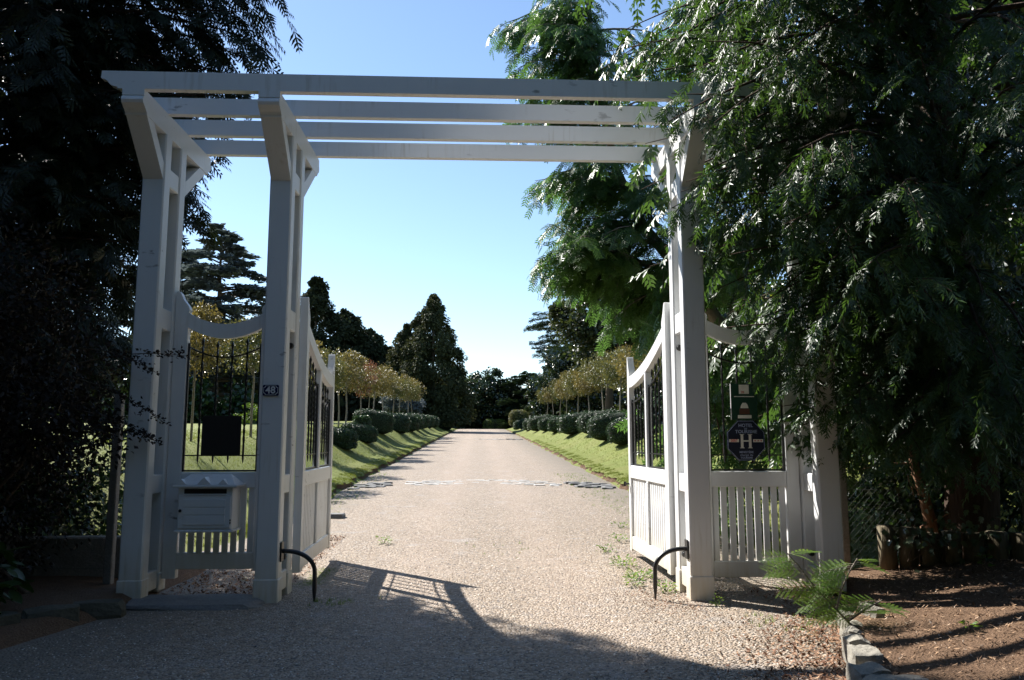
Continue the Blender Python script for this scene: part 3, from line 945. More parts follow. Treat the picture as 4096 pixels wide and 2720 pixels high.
o = link(bpy.data.objects.new('loose_stone', rock_mesh('loose_stone', (.40, .30, .12), 99, 'slate')))
o.location = (-2.62, 14.9, .22); tag(o, 'dark flat stone lying on the gravel behind the open gate leaf', 'stone')

# stone drainage strips across the drive ----------------------------
def drain(yc, x0, x1, n, rows, wid, label, slabs=True):
    t = thing('drain_strip', label, 'drain', (0, yc, float(road_z(np.array(yc)))))
    meshes = [rock_mesh('stone', (1, 1, 1), 200 + i, 'drain', n=2) for i in range(5)]
    dark = [rock_mesh('stone', (1, 1, 1), 220 + i, 'slate', n=2) for i in range(3)]
    px = (x1 - x0) / n; py = wid / rows
    for i in range(n):
        for row in range(rows):
            xm = x0 + px * (i + .5) + (px * .45 if row % 2 else 0) + random.uniform(-.06, .06)
            end = abs(xm - .1) > 2.1
            fade = abs(xm - .1) / 3.3
            if not end and random.random() < (.03 + .30 * abs(row - (rows - 1) / 2) / rows + .35 * max(0, fade - .3)):
                continue
            if end and abs(xm - .1) < 2.45:
                continue
            bow = -1.7 * ((xm - .1) / 3.3) ** 2
            o = link(bpy.data.objects.new('stone', (dark if end else meshes)[(i * 3 + row) % (3 if end else 5)]), t)
            yy = (row - (rows - 1) / 2) * py * random.uniform(.9, 1.1) + bow
            o.location = (xm, yy, float(road_z(np.array(yc + yy)) - road_z(np.array(yc))) + (.018 if end else -.004) + random.uniform(-.005, .006))
            o.scale = (px * random.uniform(.78, 1.05), py * random.uniform(.75, 1.0), .085 if end else .06)
            o.rotation_euler = (0, random.uniform(-.02, .02), random.uniform(-.2, .2))
drain(22.9, -3.3, 3.5, 21, 5, 1.6, 'worn pale stone strip across the drive just beyond the gate')
drain(66, -3.2, 3.4, 12, 3, 1.6, 'worn pale stone strip crossing the far part of the drive')

# cut turf edge of the banks ----------------------------------------
def turf_edge(side, label):
    Y = np.concatenate([np.arange(12.0, 40, .12), np.arange(40, 112, .4)])
    wv = .05 * np.sin(Y * 2.3 + side) + .035 * np.sin(Y * 5.9 + 1) + .03 * np.sin(Y * 13.7 + 2 * side)
    f = sst(12.0, 15.5, Y)
    e = road_xc(Y) + side * (3.66 + wv)
    def row(d, z):
        return np.stack([e + side * d, Y, z], 1)
    rz = road_z(Y)
    top = .11 + .03 * np.sin(Y * 3.1) + .02 * np.sin(Y * 9.3)
    R0 = [row(-.03, rz - .03), row(-.01, rz + top * .35 * f), row(.02 + .02 * np.sin(Y * 11), rz + top * .75 * f), row(.01, rz + top * f)]
    X7 = e + side * .75
    R1 = [row(.005, rz + (top + .012) * f - .004), row(.07, rz + (top + .05) * f), row(.30, rz + (top + .10) * f + .0), row(.80, terrain(e + side * .80, Y) + .006)]
    R1[2][:, 2] = np.maximum(R1[2][:, 2], terrain(R1[2][:, 0], Y) + .012)
    for rows, name, mat, lab in ((R0, 'turf_edge', 'soil', 'cut earth edge of the bank, ' + label), (R1, 'turf_lip', 'lawn', 'grassy lip overhanging the cut bank, ' + label)):
        V = np.concatenate(rows); n = len(Y)
        F = []
        for k in range(len(rows) - 1):
            a = np.arange(n - 1) + k * n
            F.append(np.stack([a, a + 1, a + n + 1, a + n], 1))
        o = obj_np(name, V, np.concatenate(F), mat, smooth=True)
        tag(o, lab, kind='structure')
    rng = np.random.default_rng(70 + side)
    m = 9000
    yy = 12.5 + 45 * rng.uniform(0, 1, m) ** 1.6
    k = np.interp(yy, Y, np.arange(len(Y))).astype(int)
    dd = rng.uniform(-.01, .35, m)
    zz = np.interp(dd, [0, .07, .3, .35], [0, .05, .10, .11]) + top[k]
    xx = e[k] + side * dd
    grass_field('edge_grass', 'grass hanging over the cut bank edge, ' + label, xx, yy, np.maximum(rz[k] + zz * f[k], terrain(xx, yy)), .03, .07, 75 + side)

# ------------------------------------------------------------------ gravel, litter
OCT = (np.array([[1, 0, 0], [0, 1, 0], [-1, 0, 0], [0, -1, 0], [0, 0, 1]], float), np.array([[0, 1, 4], [1, 2, 4], [2, 3, 4], [3, 0, 4]]))
def rot_z(a):
    c, s = np.cos(a), np.sin(a); z = np.zeros_like(a); o = np.ones_like(a)
    return np.stack([np.stack([c, -s, z], -1), np.stack([s, c, z], -1), np.stack([z, z, o], -1)], 1)
def pebbles():
    rng = np.random.default_rng(11)
    n = 62000
    Y = 3.3 + 13.5 * rng.uniform(0, 1, n) ** 1.75
    X = rng.uniform(-1, 1, n) * np.minimum(.62 * Y + .5, 4.6)
    X += 0.1
    ok = (X > -5) & (X < bed_edge(np.clip(Y, 3.5, 7.6)) + .02) & ~((X < -3.3) & (Y > 7)) & (X > -3.0 - .3 * (8 - Y))
    X, Y = X[ok], Y[ok]
    n = len(X)
    sz = rng.uniform(.005, .0108, n) * (1 + .35 * (rng.uniform(0, 1, n) > .93))
    R = rot_z(rng.uniform(0, 6.28, n))
    S = np.stack([np.ones(n), rng.uniform(.6, .95, n), rng.uniform(.4, .65, n)], 1)
    R = R * S[:, None, :]
    tilt = frames(np.stack([rng.normal(0, .2, n), np.ones(n), rng.normal(0, .2, n)], 1), np.stack([rng.normal(0, .25, n), rng.normal(0, .1, n), np.ones(n)], 1))
    R = np.einsum('kij,kjl->kil', tilt, R)
    P = np.stack([X, Y, gz(X, Y) + sz * .25], 1)
    V, F = scatter(OCT, P, R, sz)
    o = obj_np('gravel_pebbles', V, F, 'pebble', smooth=True)
    tag(o, 'loose rounded pebbles scattered over the drive', kind='stuff')
pebbles()

CURL = (np.array([[-.5, 0, .12], [0, -.22, 0], [.5, 0, .15], [0, .22, .05]]), np.array([[0, 1, 2], [0, 2, 3]]))
def litter(name, label, mat, n, fx, fz, seed, s0, s1, elong=1.0):
    rng = np.random.default_rng(seed)
    X, Y = fx(rng, n)
    n = len(X)
    d = np.stack([rng.normal(0, 1, n), rng.normal(0, 1, n), rng.normal(0, .3, n)], 1)
    R = frames(d, np.stack([rng.normal(0, .5, n), rng.normal(0, .5, n), np.ones(n)], 1))
    S = np.stack([np.ones(n), np.full(n, elong), np.ones(n)], 1)
    P = np.stack([X, Y, fz(X, Y) + rng.uniform(.004, .02, n)], 1)
    V, F = scatter(CURL, P, R * S[:, None, :], rng.uniform(s0, s1, n))
    return tag(obj_np(name, V, F, mat), label, kind='stuff')
def fx_right(rng, n):
    Y = rng.uniform(4.4, 8.6, n); X = bed_edge(np.clip(Y, 3.5, 7.6)) - np.abs(rng.normal(0, .40, n)) + .04
    return X, Y
litter('fallen_leaves', 'dry reddish-brown leaves drifted against the edging stones', 'litter', 4200, fx_right, gz, 21, .02, .055)
def fx_gate(rng, n):
    return rng.uniform(-3.2, -2.0, n), rng.uniform(8.3, 12.5, n)
litter('fallen_leaves', 'dry leaves lying behind the walkers\' gate', 'litter', 2600, fx_gate, lambda X, Y: gz(X, Y), 22, .02, .06)
def fx_pier(rng, n):
    return rng.normal(1.85, .22, n), rng.normal(8.0, .45, n)
litter('fallen_leaves', 'dry leaves gathered at the foot of the sunlit gate post', 'litter', 500, fx_pier, gz, 23, .015, .045, .6)
def fx_bed(rng, n):
    Y = rng.uniform(3.0, 8.4, n); return bed_edge(np.clip(Y, 3.5, 7.6)) + .1 + rng.uniform(0, 4.5, n), Y
litter('wood_chips', 'bark chips and twigs strewn over the bare soil bed', 'chip', 16000, fx_bed, bed_z, 24, .012, .05, .55)

# ------------------------------------------------------------------ grass and weeds
BLADE = (np.array([[-.09, 0, 0], [.09, 0, 0], [.02, .12, 1.0], [-.30, -.05, 0], [-.18, -.02, 0], [-.42, .2, .8], [.2, .05, 0], [.3, 0, 0], [.5, -.2, .75]]), np.array([[0, 1, 2], [3, 4, 5], [6, 7, 8]]))
def grass_field(name, label, X, Y, Z, h0, h1, seed, mat='grass', spread=1.0):
    rng = np.random.default_rng(seed); n = len(X)
    R = rot_z(rng.uniform(0, 6.28, n))
    V, F = scatter(BLADE, np.stack([X, Y, Z - .004], 1), R, rng.uniform(h0, h1, n))
    return tag(obj_np(name, V, F, mat), label, kind='stuff')
rng = np.random.default_rng(31)
n = 34000
Y = 11.5 + 50 * rng.uniform(0, 1, n) ** 1.6
side = np.where(rng.uniform(0, 1, n) < .5, -1, 1)
X = road_xc(Y) + side * (3.62 + 5.5 * rng.uniform(0, 1, n) ** 1.5)
keep = terrain(X, Y) - road_z(Y) > .03
X, Y = X[keep], Y[keep]
grass_field('bank_grass', 'short green grass growing on the banks beside the drive', X, Y, terrain(X, Y), .03, .075, 32)
n = 9000
Y = rng.uniform(12, 32, n); X = -rng.uniform(4.0, 14, n)
grass_field('lawn_grass', 'short lawn grass seen through the walkers\' gate', X, Y, terrain(X, Y), .03, .06, 33)
turf_edge(-1, 'mailbox side')
turf_edge(1, 'hotel sign side')
# thin grass and weeds on the gravel margins
def tufts(name, label, spots, seed, h0, h1, mat='weed'):
    rng = np.random.default_rng(seed); XX, YY = [], []
    for (x, y, r, k) in spots:
        XX.append(rng.normal(x, r, k)); YY.append(rng.normal(y, r, k))
    X = np.concatenate(XX); Y = np.concatenate(YY)
    return grass_field(name, label, X, Y, gz(X, Y), h0, h1, seed, mat)
tufts('gravel_grass', 'sparse grass blades sprouting at the gravel edges',
      [(3.0, y, .28, 34) for y in np.linspace(11, 26, 22)] + [(-3.1, y, .28, 30) for y in np.linspace(12.5, 26, 18)] + [(2.55, 7.1, .12, 18), (2.9, 7.0, .12, 18), (2.7, 6.7, .1, 14), (2.2, 5.0, .08, 12), (.35, 11.5, .4, 16), (-1.4, 8.0, .12, 40)], 41, .025, .06)

WEEDLEAF = LEAF
def weed_plant(x, y, n, r, seed, label, size=(.03, .06), z=None, mat='weed', name='weed', cat='weed', group=None, height=.1):
    rng = np.random.default_rng(seed)
    z0 = float(gz(np.array(x), np.array(y))) if z is None else z
    t = thing(name, label, cat, (x, y, z0), group=group)
    a = rng.uniform(0, 6.28, n); rr = r * np.sqrt(rng.uniform(0, 1, n))
    P = np.stack([np.cos(a) * rr, np.sin(a) * rr, rng.uniform(.005, height, n)], 1)
    d = np.stack([np.cos(a), np.sin(a), rng.uniform(-.1, .9, n)], 1)
    R = frames(d, np.stack([rng.normal(0, .3, n), rng.normal(0, .3, n), np.ones(n)], 1))
    V, F = scatter(LEAF, P, R, rng.uniform(size[0], size[1], n))
    obj_np('foliage', V, F, mat, t)
    ac = Acc()
    for k in range(5):
        ac.tube([(0, 0, -.01), (math.cos(k * 1.3) * r * .4, math.sin(k * 1.3) * r * .4, height * .6)], [.003, .0015], 4)
    ac.obj('stem', mat, t)
    return t
wg = 'weeds by the sunlit gate leaf'
for k, (x, y, n, r) in enumerate(((1.86, 9.15, 120, .16), (1.80, 9.9, 90, .16), (1.98, 8.45, 60, .10), (1.70, 8.75, 50, .1), (1.75, 10.9, 40, .12), (2.10, 11.9, 40, .14), (2.4, 13.4, 40, .16))):
    weed_plant(x, y, n, r, 300 + k, 'small bright green weed growing in the gravel under the sunlit gate leaf', group=wg)
weed_plant(-1.35, 11.8, 40, .10, 320, 'lone bright weed on the gravel beyond the shaded gate leaf')
weed_plant(2.30, 7.75, 30, .07, 321, 'tiny weed at the foot of the sunlit post', size=(.02, .04))
weed_plant(-3.75, 17.8, 900, .55, 322, 'leafy light green plant spilling down the bank behind the open gate leaf', size=(.05, .1), name='bank_plant', cat='plant', height=.55)
# moss and tiny plants under the shaded leaf
tufts('moss', 'yellow-green moss along the foot of the shaded gate leaf', [(-1.82, 8.95 + .12 * k, .07, 170) for k in range(9)] + [(-2.25, 9.05, .12, 260), (-2.6, 9.3, .1, 90)], 43, .008, .022)

# ------------------------------------------------------------------ big near trees
def branch_curve(base, az, L, rise, droop, n=9, wig=.05, rng=RNG):
    t = np.linspace(0, 1, n)
    d = np.array([math.cos(az), math.sin(az)])
    w = np.cumsum(rng.normal(0, wig, n)) * L / n
    x = base[0] + d[0] * L * t - d[1] * w
    y = base[1] + d[1] * L * t + d[0] * w
    z = base[2] + rise * L * t - droop * L * t ** 2
    return np.stack([x, y, z], 1)

def sprays_on(curve, n, size, rng, t0=.2, spread=.35, hang=.6, outward=.7):
    """positions, axes, normals of sprays along one branch"""
    t = t0 + (1 - t0) * rng.uniform(0, 1, n) ** .8
    f = t * (len(curve) - 1); i = np.clip(f.astype(int), 0, len(curve) - 2); w = (f - i)[:, None]
    p = curve[i] * (1 - w) + curve[i + 1] * w
    tan = unit(curve[i + 1] - curve[i])
    side = unit(np.cross(tan, np.array([0, 0, 1.0])))
    sg = np.where(rng.uniform(0, 1, n) < .5, -1.0, 1.0)[:, None]
    off = rng.uniform(0, 1, n)[:, None] * spread * (1.15 - t)[:, None] * 2
    d = unit(tan * outward + side * sg * rng.uniform(.2, 1.0, (n, 1)) + np.array([0, 0, -1.0]) * rng.uniform(.2, 1.2, (n, 1)) * hang)
    p = p + side * sg * off + np.array([0, 0, -1.0]) * off * .35
    nrm = unit(np.array([0, 0, 1.0]) + rng.normal(0, .35, (n, 3)) + tan * .5)
    return p, d, nrm, rng.uniform(.7, 1.25, n) * size

DOWN = np.array([0, 0, -1.0])
def branchlets(curve, L, sec, k, ls0, ls1, size, rng, hang, t0=.12):
    """drooping side shoots along a branch, each carrying k flat sprays"""
    m = max(5, int(L * sec))
    t = t0 + (1 - t0) * (np.arange(m) + rng.uniform(0, 1, m)) / m
    f = t * (len(curve) - 1) * .999; i = np.clip(f.astype(int), 0, len(curve) - 2); w = (f - i)[:, None]
    p = curve[i] * (1 - w) + curve[i + 1] * w
    tan = unit(curve[i + 1] - curve[i])
    side = unit(np.cross(tan, -DOWN))
    sg = np.where(np.arange(m) % 2, 1.0, -1.0)[:, None]
    d = unit(tan * .75 + side * sg * rng.uniform(.25, 1.0, (m, 1)) + DOWN * rng.uniform(.0, 1.0, (m, 1)) * hang)
    ls = rng.uniform(ls0, ls1, m) * (1.15 - .5 * t)
    sd2 = unit(np.cross(d, -DOWN) + 1e-6)
    P, D, N = [], [], []
    for q in range(k):
        fq = (q + .6) / k
        pp = p + d * (ls * fq)[:, None] + DOWN * (ls * .38 * fq * fq)[:, None]
        s2 = 1.0 if q % 2 else -1.0
        if q == k - 1: s2 = 0.0
        dd = unit(d + sd2 * s2 * .75 + DOWN * (.25 + .55 * fq) * hang + rng.normal(0, .15, (m, 3)))
        P.append(pp); D.append(dd)
        N.append(unit(-DOWN * .8 + d * .7 * fq + rng.normal(0, .30, (m, 3))))
    P, D, N = map(np.concatenate, (P, D, N))
    twigs = [np.stack([p[a], p[a] + d[a] * ls[a] * .5 + DOWN * ls[a] * .1, p[a] + d[a] * ls[a] + DOWN * ls[a] * .38]) for a in range(m)]
    return P, D, N, rng.uniform(.75, 1.25, len(P)) * size, twigs

def big_conifer(name, label, base, H, z_lo, n_br, rad, sec, k, ls, size, mat, seed, az_pref=None, keep=None, tmpl=None, trunk_r=.25, hang=.6, droop=.25, rise=.12, lean=(0, 0), bark='bark_red', zpow=1.0, free=.35, extra=(), fine=None, coarse=None):
    rng = np.random.default_rng(seed)
    t = thing(name, label, 'tree', base)
    B = np.array(base)
    wood = Acc()
    zs = np.linspace(0, H, 12)
    tr = np.stack([lean[0] * zs / H + .06 * np.sin(zs), lean[1] * zs / H + .06 * np.cos(zs * 1.3), zs], 1)
    wood.tube(tr, trunk_r * (1.03 - zs / H), 10)
    Pf, Df, Nf, Sf = [], [], [], []
    Pc, Dc, Nc, Sc_ = [], [], [], []
    for b in range(n_br + len(extra)):
        if b < n_br:
            f = ((b + rng.uniform(0, 1)) / n_br) ** zpow
            z0 = z_lo + (H - z_lo - .3) * f
            az = rng.uniform(0, 2 * math.pi) if (az_pref is None or rng.uniform() < free) else rng.normal(az_pref[0], az_pref[1])
            L = rad(z0) * rng.uniform(.62, 1.08)
        else:
            z0, az, L = extra[b - n_br]
            az = math.radians(az)
        b0 = np.array([lean[0] * z0 / H, lean[1] * z0 / H, z0])
        c = branch_curve(b0, az, L, rise * rng.uniform(.5, 1.6), droop * rng.uniform(.6, 1.5), rng=rng)
        if keep is not None:
            m = np.array([keep(q + B) for q in c])
            if not m.all():
                cut = int(np.argmin(m))
                if cut < 3: continue
                c = c[:cut]
                L = np.linalg.norm(c[-1] - c[0])
        wood.tube(c, np.linspace(.010 + .008 * L, .004, len(c)), 4)
        isf = fine(c + B)
        if isf:
            p, d, nr, s_, tw = branchlets(c, L, sec, k, ls[0], ls[1], size, rng, hang)
        else:
            p, d, nr, s_, tw = branchlets(c, L, sec * .6, 4, ls[0], ls[1], size * 1.9, rng, hang)
        if keep is not None:
            okk = np.array([keep(q + B) for q in p])
            p, d, nr, s_ = p[okk], d[okk], nr[okk], s_[okk]
            tw = [q for q in tw if keep(q[-1] + B)]
        for q in tw[::2]:
            wood.tube(q, [.006, .004, .002], 3)
        for lst, v in zip((Pf, Df, Nf, Sf) if isf else (Pc, Dc, Nc, Sc_), (p, d, nr, s_)):
            lst.append(v)
    Pf, Rf, Sf = np.concatenate(Pf), frames(np.concatenate(Df), np.concatenate(Nf)), np.concatenate(Sf)
    tl = tmpl if isinstance(tmpl, list) else [tmpl]
    ac = Acc()
    for q, tm in enumerate(tl):
        ac.add(*scatter(tm, Pf[q::len(tl)], Rf[q::len(tl)], Sf[q::len(tl)]))
    if Pc:
        ac.add(*scatter(coarse, np.concatenate(Pc), frames(np.concatenate(Dc), np.concatenate(Nc)), np.concatenate(Sc_)))
    V1, F1 = np.concatenate(ac.V), np.concatenate(ac.F)
    wood.obj('trunk', bark, t, True)
    obj_np('crown', V1, F1, mat, t)
    print(name, 'tris', len(F1))
    return t

def spray_variant(seed):
    r = np.random.default_rng(seed)
    return kites([(0, 0, 0, 0, 1, .07, .2)] + [(0, .06 + .165 * i + r.uniform(-.03, .03), -.25 * (.165 * i) ** 2, sg * (.72 - .04 * i) + r.normal(0, .14), (.52 - .06 * i) * r.uniform(.8, 1.2), .085, .30 + r.normal(0, .35)) for i in range(5) for sg in (-1, 1)])
SPRAY = [spray_variant(k) for k in range(4)]
SPRAY_LOW = kites([(0, 0, 0, 0, 1, .08, .15)] + [(0, .10 + .2 * i, -.1 * (.2 * i) ** 2, sg * .70, .50 - .085 * i, .10, .3) for i in range(4) for sg in (-1, 1)])
def rad_right(z):
    return np.interp(z, [1.0, 2.0, 3.5, 5.5, 8.0, 12.0], [2.2, 3.0, 3.7, 4.4, 4.2, 2.0])
SPRAY_COARSE = kites([(0, 0, 0, 0, 1, .12, .15)] + [(0, .12 + .28 * i, -.02, sg * .72, .48 - .1 * i, .15, .3) for i in range(3) for sg in (-1, 1)])
big_conifer('thuja_tree', 'huge drooping evergreen spreading its fans over the gate post', (5.35, 8.5, .2), 12.5, 1.5, 300, rad_right, 5.0, 9, (.35, .80), .165, 'thuja', 51,
            az_pref=(math.radians(214), .50), keep=lambda q: (q[1] > 4.3 and q[2] > 1.15 and q[0] > np.interp(q[2], [1.2, 1.45, 1.66, 2.06, 2.33, 3.2, 4.0, 4.75, 5.6, 8], [3.7, 3.35, 3.15, 3.0, 2.8, 2.35, 1.9, 1.6, 1.35, 1.4]) + .12 * math.sin(q[2] * 9 + q[1] * 5)), tmpl=SPRAY, coarse=SPRAY_COARSE,
            fine=lambda c: c[-1][1] < c[0][1] - .3 and c[0][2] < 8.2 and c[-1][0] < 6.5, bark='bark_dark', trunk_r=.28, hang=1.05, droop=.36, rise=.28, zpow=1.3, free=.22,
            extra=[(3.2 + .28 * k, 203 + (k * 7) % 22, 4.35 + .12 * (k % 4)) for k in range(16)])

SN = (0.714, 0.70)
def rad_left(z):
    return np.interp(z, [2.5, 4.0, 6.0, 9.0, 13.0, 18.0], [3.2, 4.1, 5.4, 6.0, 4.6, 1.5])
big_conifer('cypress_tree', 'tall dark evergreen beside the outer pier and purple shrub, shading the forecourt', (-7.0, 10.6, .1), 17.0, 2.6, 300, rad_left, 3.8, 9, (.5, 1.1), .30, 'cypress', 52,
            az_pref=(math.radians(-8), .6), keep=lambda q: q[0] * SN[0] + q[1] * SN[1] < 5.15 and q[1] > (9.35 if q[0] > -4.6 else 6.6) and q[0] < np.interp(q[2], [2.5, 4.2, 4.9, 5.6, 6.3, 8], [-4.5, -4.25, -3.75, -3.6, -2.3, -1.9]) + .2 * math.sin(q[2] * 7), tmpl=SPRAY_LOW, coarse=SPRAY_COARSE,
            fine=lambda c: c[0][2] < 10 and c[-1][0] > -6.0, bark='bark_dark', trunk_r=.38, hang=.75, droop=.30, rise=.15, zpow=1.15, free=.3,
            extra=[(4.2 + .24 * k, -16 + (k * 5) % 15, 4.3 + .05 * k) for k in range(22)])

# ------------------------------------------------------------------ generic leafy crowns
def crown_points(rng, n, clumps, rx, ry, rz, cz, clump_r, shape='ellipsoid', hollow=.35):
    """points gathered in clumps in an ellipsoid shell: uneven outline, gaps between the clumps"""
    d = rdir(clumps, rng)
    r = (hollow + (1 - hollow) * rng.uniform(0, 1, clumps) ** .6)
    c = d * r[:, None] * np.array([rx, ry, rz]) + np.array([0, 0, cz])
    idx = rng.integers(0, clumps, n)
    cs = clump_r * rng.uniform(.55, 1.3, clumps)
    dd = rdir(n, rng)
    rr = rng.uniform(0, 1, n) ** .45
    p = c[idx] + dd * (rr * cs[idx])[:, None] * np.array([1, 1, .75])
    return p, unit(dd + d[idx] * .6 + np.array([0, 0, .25])), c

def leafy(name, parent, rng, p, out, size, tmpl, mat, hang=.2):
    n = len(p)
    d = unit(out + rng.normal(0, .7, (n, 3)) + np.array([0, 0, -hang]))
    nr = unit(out * .6 + rng.normal(0, .6, (n, 3)) + np.array([0, 0, .5]))
    V, F = scatter(tmpl, p, frames(d, nr), rng.uniform(.65, 1.3, n) * size)
    return obj_np(name, V, F, mat, parent)

def limbs(rng, trunk_pts, trunk_r, targets, parent, mat, n=10):
    w = Acc()
    w.tube(trunk_pts, np.linspace(trunk_r, trunk_r * .45, len(trunk_pts)), 8)
    tp = np.asarray(trunk_pts)
    for k in range(min(n, len(targets))):
        a = tp[int(len(tp) * rng.uniform(.55, .98)) - 1]
        b = targets[rng.integers(0, len(targets))]
        m = (a + b) / 2 + np.array([0, 0, .08 * np.linalg.norm(b - a)])
        w.tube([a, m, b], [trunk_r * .4, trunk_r * .25, trunk_r * .08], 5)
    return w.obj('trunk', mat, parent, True)

def broad_tree(name, label, x, y, H, rx, ry, rz, cz, n, clumps, clump_r, size, mat, seed, tmpl=CLUMP, bark='bark', trunk_r=.25, group=None, z=None, hollow=.35):
    rng = np.random.default_rng(seed)
    zz = float(terrain(x, y)) if z is None else z
    t = thing(name, label, 'tree', (x, y, zz - .05), group=group)
    p, out, c = crown_points(rng, n, clumps, rx, ry, rz, cz, clump_r, hollow=hollow)
    limbs(rng, [(0, 0, 0), (.05 * rx, 0, cz * .4), (-.03 * rx, .04 * rx, cz * .8), (0, 0, cz + rz * .5)], trunk_r, c, t, bark, 14)
    leafy('crown', t, rng, p, out, size, tmpl, mat)
    return t

# flame / column shaped evergreens: radius profile over height
def profile_tree(name, label, x, y, H, prof, n, size, mat, seed, tmpl=CLUMP, bark='bark', trunk_r=.3, clumps=160, clump_r=.8, hang=.5, group=None):
    rng = np.random.default_rng(seed)
    zz = float(terrain(x, y))
    t = thing(name, label, 'tree', (x, y, zz - .05), group=group)
    zc = H * rng.uniform(.02, 1.0, clumps) ** .9
    R = np.interp(zc / H, [q[0] for q in prof], [q[1] for q in prof])
    az = rng.uniform(0, 2 * math.pi, clumps)
    rr = R * rng.uniform(.02, 1.0, clumps) ** .5
    c = np.stack([np.cos(az) * rr, np.sin(az) * rr, zc], 1)
    cs = np.clip(clump_r * rng.uniform(.5, 1.2, clumps), .05, None) * np.clip(R / max(R.max(), .1) + .25, .3, 1)
    idx = rng.integers(0, clumps, n)
    dd = rdir(n, rng)
    p = c[idx] + dd * (cs[idx] * rng.uniform(0, 1, n) ** .45)[:, None] * np.array([1, 1, 1.15])
    p[:, 2] = np.clip(p[:, 2], .05, None)
    out = unit(np.stack([np.cos(az[idx]), np.sin(az[idx]), np.full(n, .1)], 1) + dd * .6)
    w = Acc(); w.tube([(0, 0, 0), (0, 0, H * .5), (0, 0, H * .97)], [trunk_r, trunk_r * .6, .02], 8)
    w.obj('trunk', bark, t, True)
    leafy('crown', t, rng, p, out, size, tmpl, mat, hang)
    return t

# tiered cedars: flat plates of needles on level boughs
def cedar(name, label, x, y, H, rad, n_bough, per, size, mat, seed, z_lo=.15, trunk_r=.4, az=None, group=None, plate=.28):
    rng = np.random.default_rng(seed)
    zz = float(terrain(x, y))
    t = thing(name, label, 'tree', (x, y, zz - .05), group=group)
    w = Acc(); w.tube([(0, 0, 0), (.1, 0, H * .5), (0, 0, H * .98)], [trunk_r, trunk_r * .6, .04], 8)
    P, O = [], []
    for k in range(n_bough):
        f = (k + rng.uniform()) / n_bough
        z0 = H * (z_lo + (1 - z_lo) * f)
        a = rng.uniform(0, 6.28) if az is None else rng.normal(az[0], az[1])
        L = rad(f) * rng.uniform(.6, 1.1)
        c = branch_curve((0, 0, z0), a, L, .24 * rng.uniform(.5, 1.5), .26 * rng.uniform(.6, 1.4), wig=.1, rng=rng)
        w.tube(c, np.linspace(.03 + .014 * L, .01, len(c)), 5)
        n = int(per * L)
        tt = rng.uniform(.15, 1, n) ** .7
        i = np.clip((tt * 8).astype(int), 0, 7)
        base = c[i] + (c[i + 1] - c[i]) * (tt * 8 - i)[:, None]
        sd_ = np.array([-math.sin(a), math.cos(a), 0])
        base = base + sd_ * (rng.normal(0, plate, n) * (L * .5) * (1.2 - tt))[:, None] + np.array([0, 0, 1]) * (rng.normal(0, .06, n) * L * .45)[:, None]
        P.append(base); O.append(unit(np.tile(np.array([math.cos(a), math.sin(a), .15]), (n, 1)) + rng.normal(0, .4, (n, 3)) * np.array([1, 1, .3])))
    P = np.concatenate(P); O = np.concatenate(O)
    n = len(P)
    V, F = scatter(CLUMP, P, frames(O, unit(np.array([0, 0, 1.0]) + rng.normal(0, .25, (n, 3)))), rng.uniform(.6, 1.3, n) * size)
    w.obj('trunk', 'bark', t, True)
    obj_np('crown', V, F, mat, t)
    return t

# mimosa over the right-hand piers: long sprays of feathery leaves
def mimosa_tree():
    rng = np.random.default_rng(77)
    t = thing('mimosa_tree', 'leaning feathery bright green mimosa arching behind the sunlit gate post', 'tree', (5.7, 13.8, float(terrain(5.7, 13.8)) - .05))
    w = Acc()
    trunk = np.array([(0, 0, 0), (-.55, 0, 1.4), (-1.25, 0, 2.55), (-2.0, -.1, 3.6), (-2.75, -.1, 4.5), (-3.2, 0, 5.6), (-3.5, .1, 7.2), (-3.7, .1, 9.2)])
    w.tube(trunk, [.17, .15, .13, .115, .10, .08, .06, .03], 8)
    tr2 = np.array([(-1.25, 0, 2.55), (-.7, -.2, 4.4), (-.6, -.3, 6.6), (-1.0, -.2, 9.2)])
    w.tube(tr2, [.11, .095, .07, .03], 7)
    tr3 = np.array([(-2.0, -.1, 3.6), (-2.7, -.3, 3.75), (-3.5, -.4, 3.9), (-4.2, -.4, 3.9)])
    w.tube(tr3, [.08, .06, .045, .025], 7)
    P, D, N, S = [], [], [], []
    for k in range(235):
        u = rng.uniform()
        src, lo = (trunk, .34) if u < .58 else ((tr2, .15) if u < .84 else (tr3, .1))
        f = rng.uniform(lo, 1.0)
        i = f * (len(src) - 1); j = min(int(i), len(src) - 2)
        b = src[j] + (src[j + 1] - src[j]) * (i - j)
        az = rng.normal(math.radians(185), 1.15)
        L = rng.uniform(.8, 2.0) * (.7 if src is tr3 else .92)
        c = branch_curve(b, az, L, .34 * rng.uniform(.2, 1.6), .42 * rng.uniform(.5, 1.5), n=9, wig=.14, rng=rng)
        if 5.7 + c[-1][0] < (.95 if c[-1][2] < 6.2 else .15):
            continue
        w.tube(c, np.linspace(.014 + .008 * L, .004, 9), 5)
        p, d, nr, s, tw = branchlets(c, L, 10.0, 6, .28, .62, .215, rng, .9, t0=.05)
        for q in tw[::3]:
            w.tube(q, [.006, .004, .002], 3)
        P.append(p); D.append(d); N.append(nr); S.append(s)
    P, D, N, S = map(np.concatenate, (P, D, N, S))
    V, F = scatter(PINNATE, P, frames(D, N), S)
    w.obj('trunk', 'bark_grey', t, True)
    obj_np('crown', V, F, 'mimosa', t)
    print('mimosa tris', len(F))
mimosa_tree()

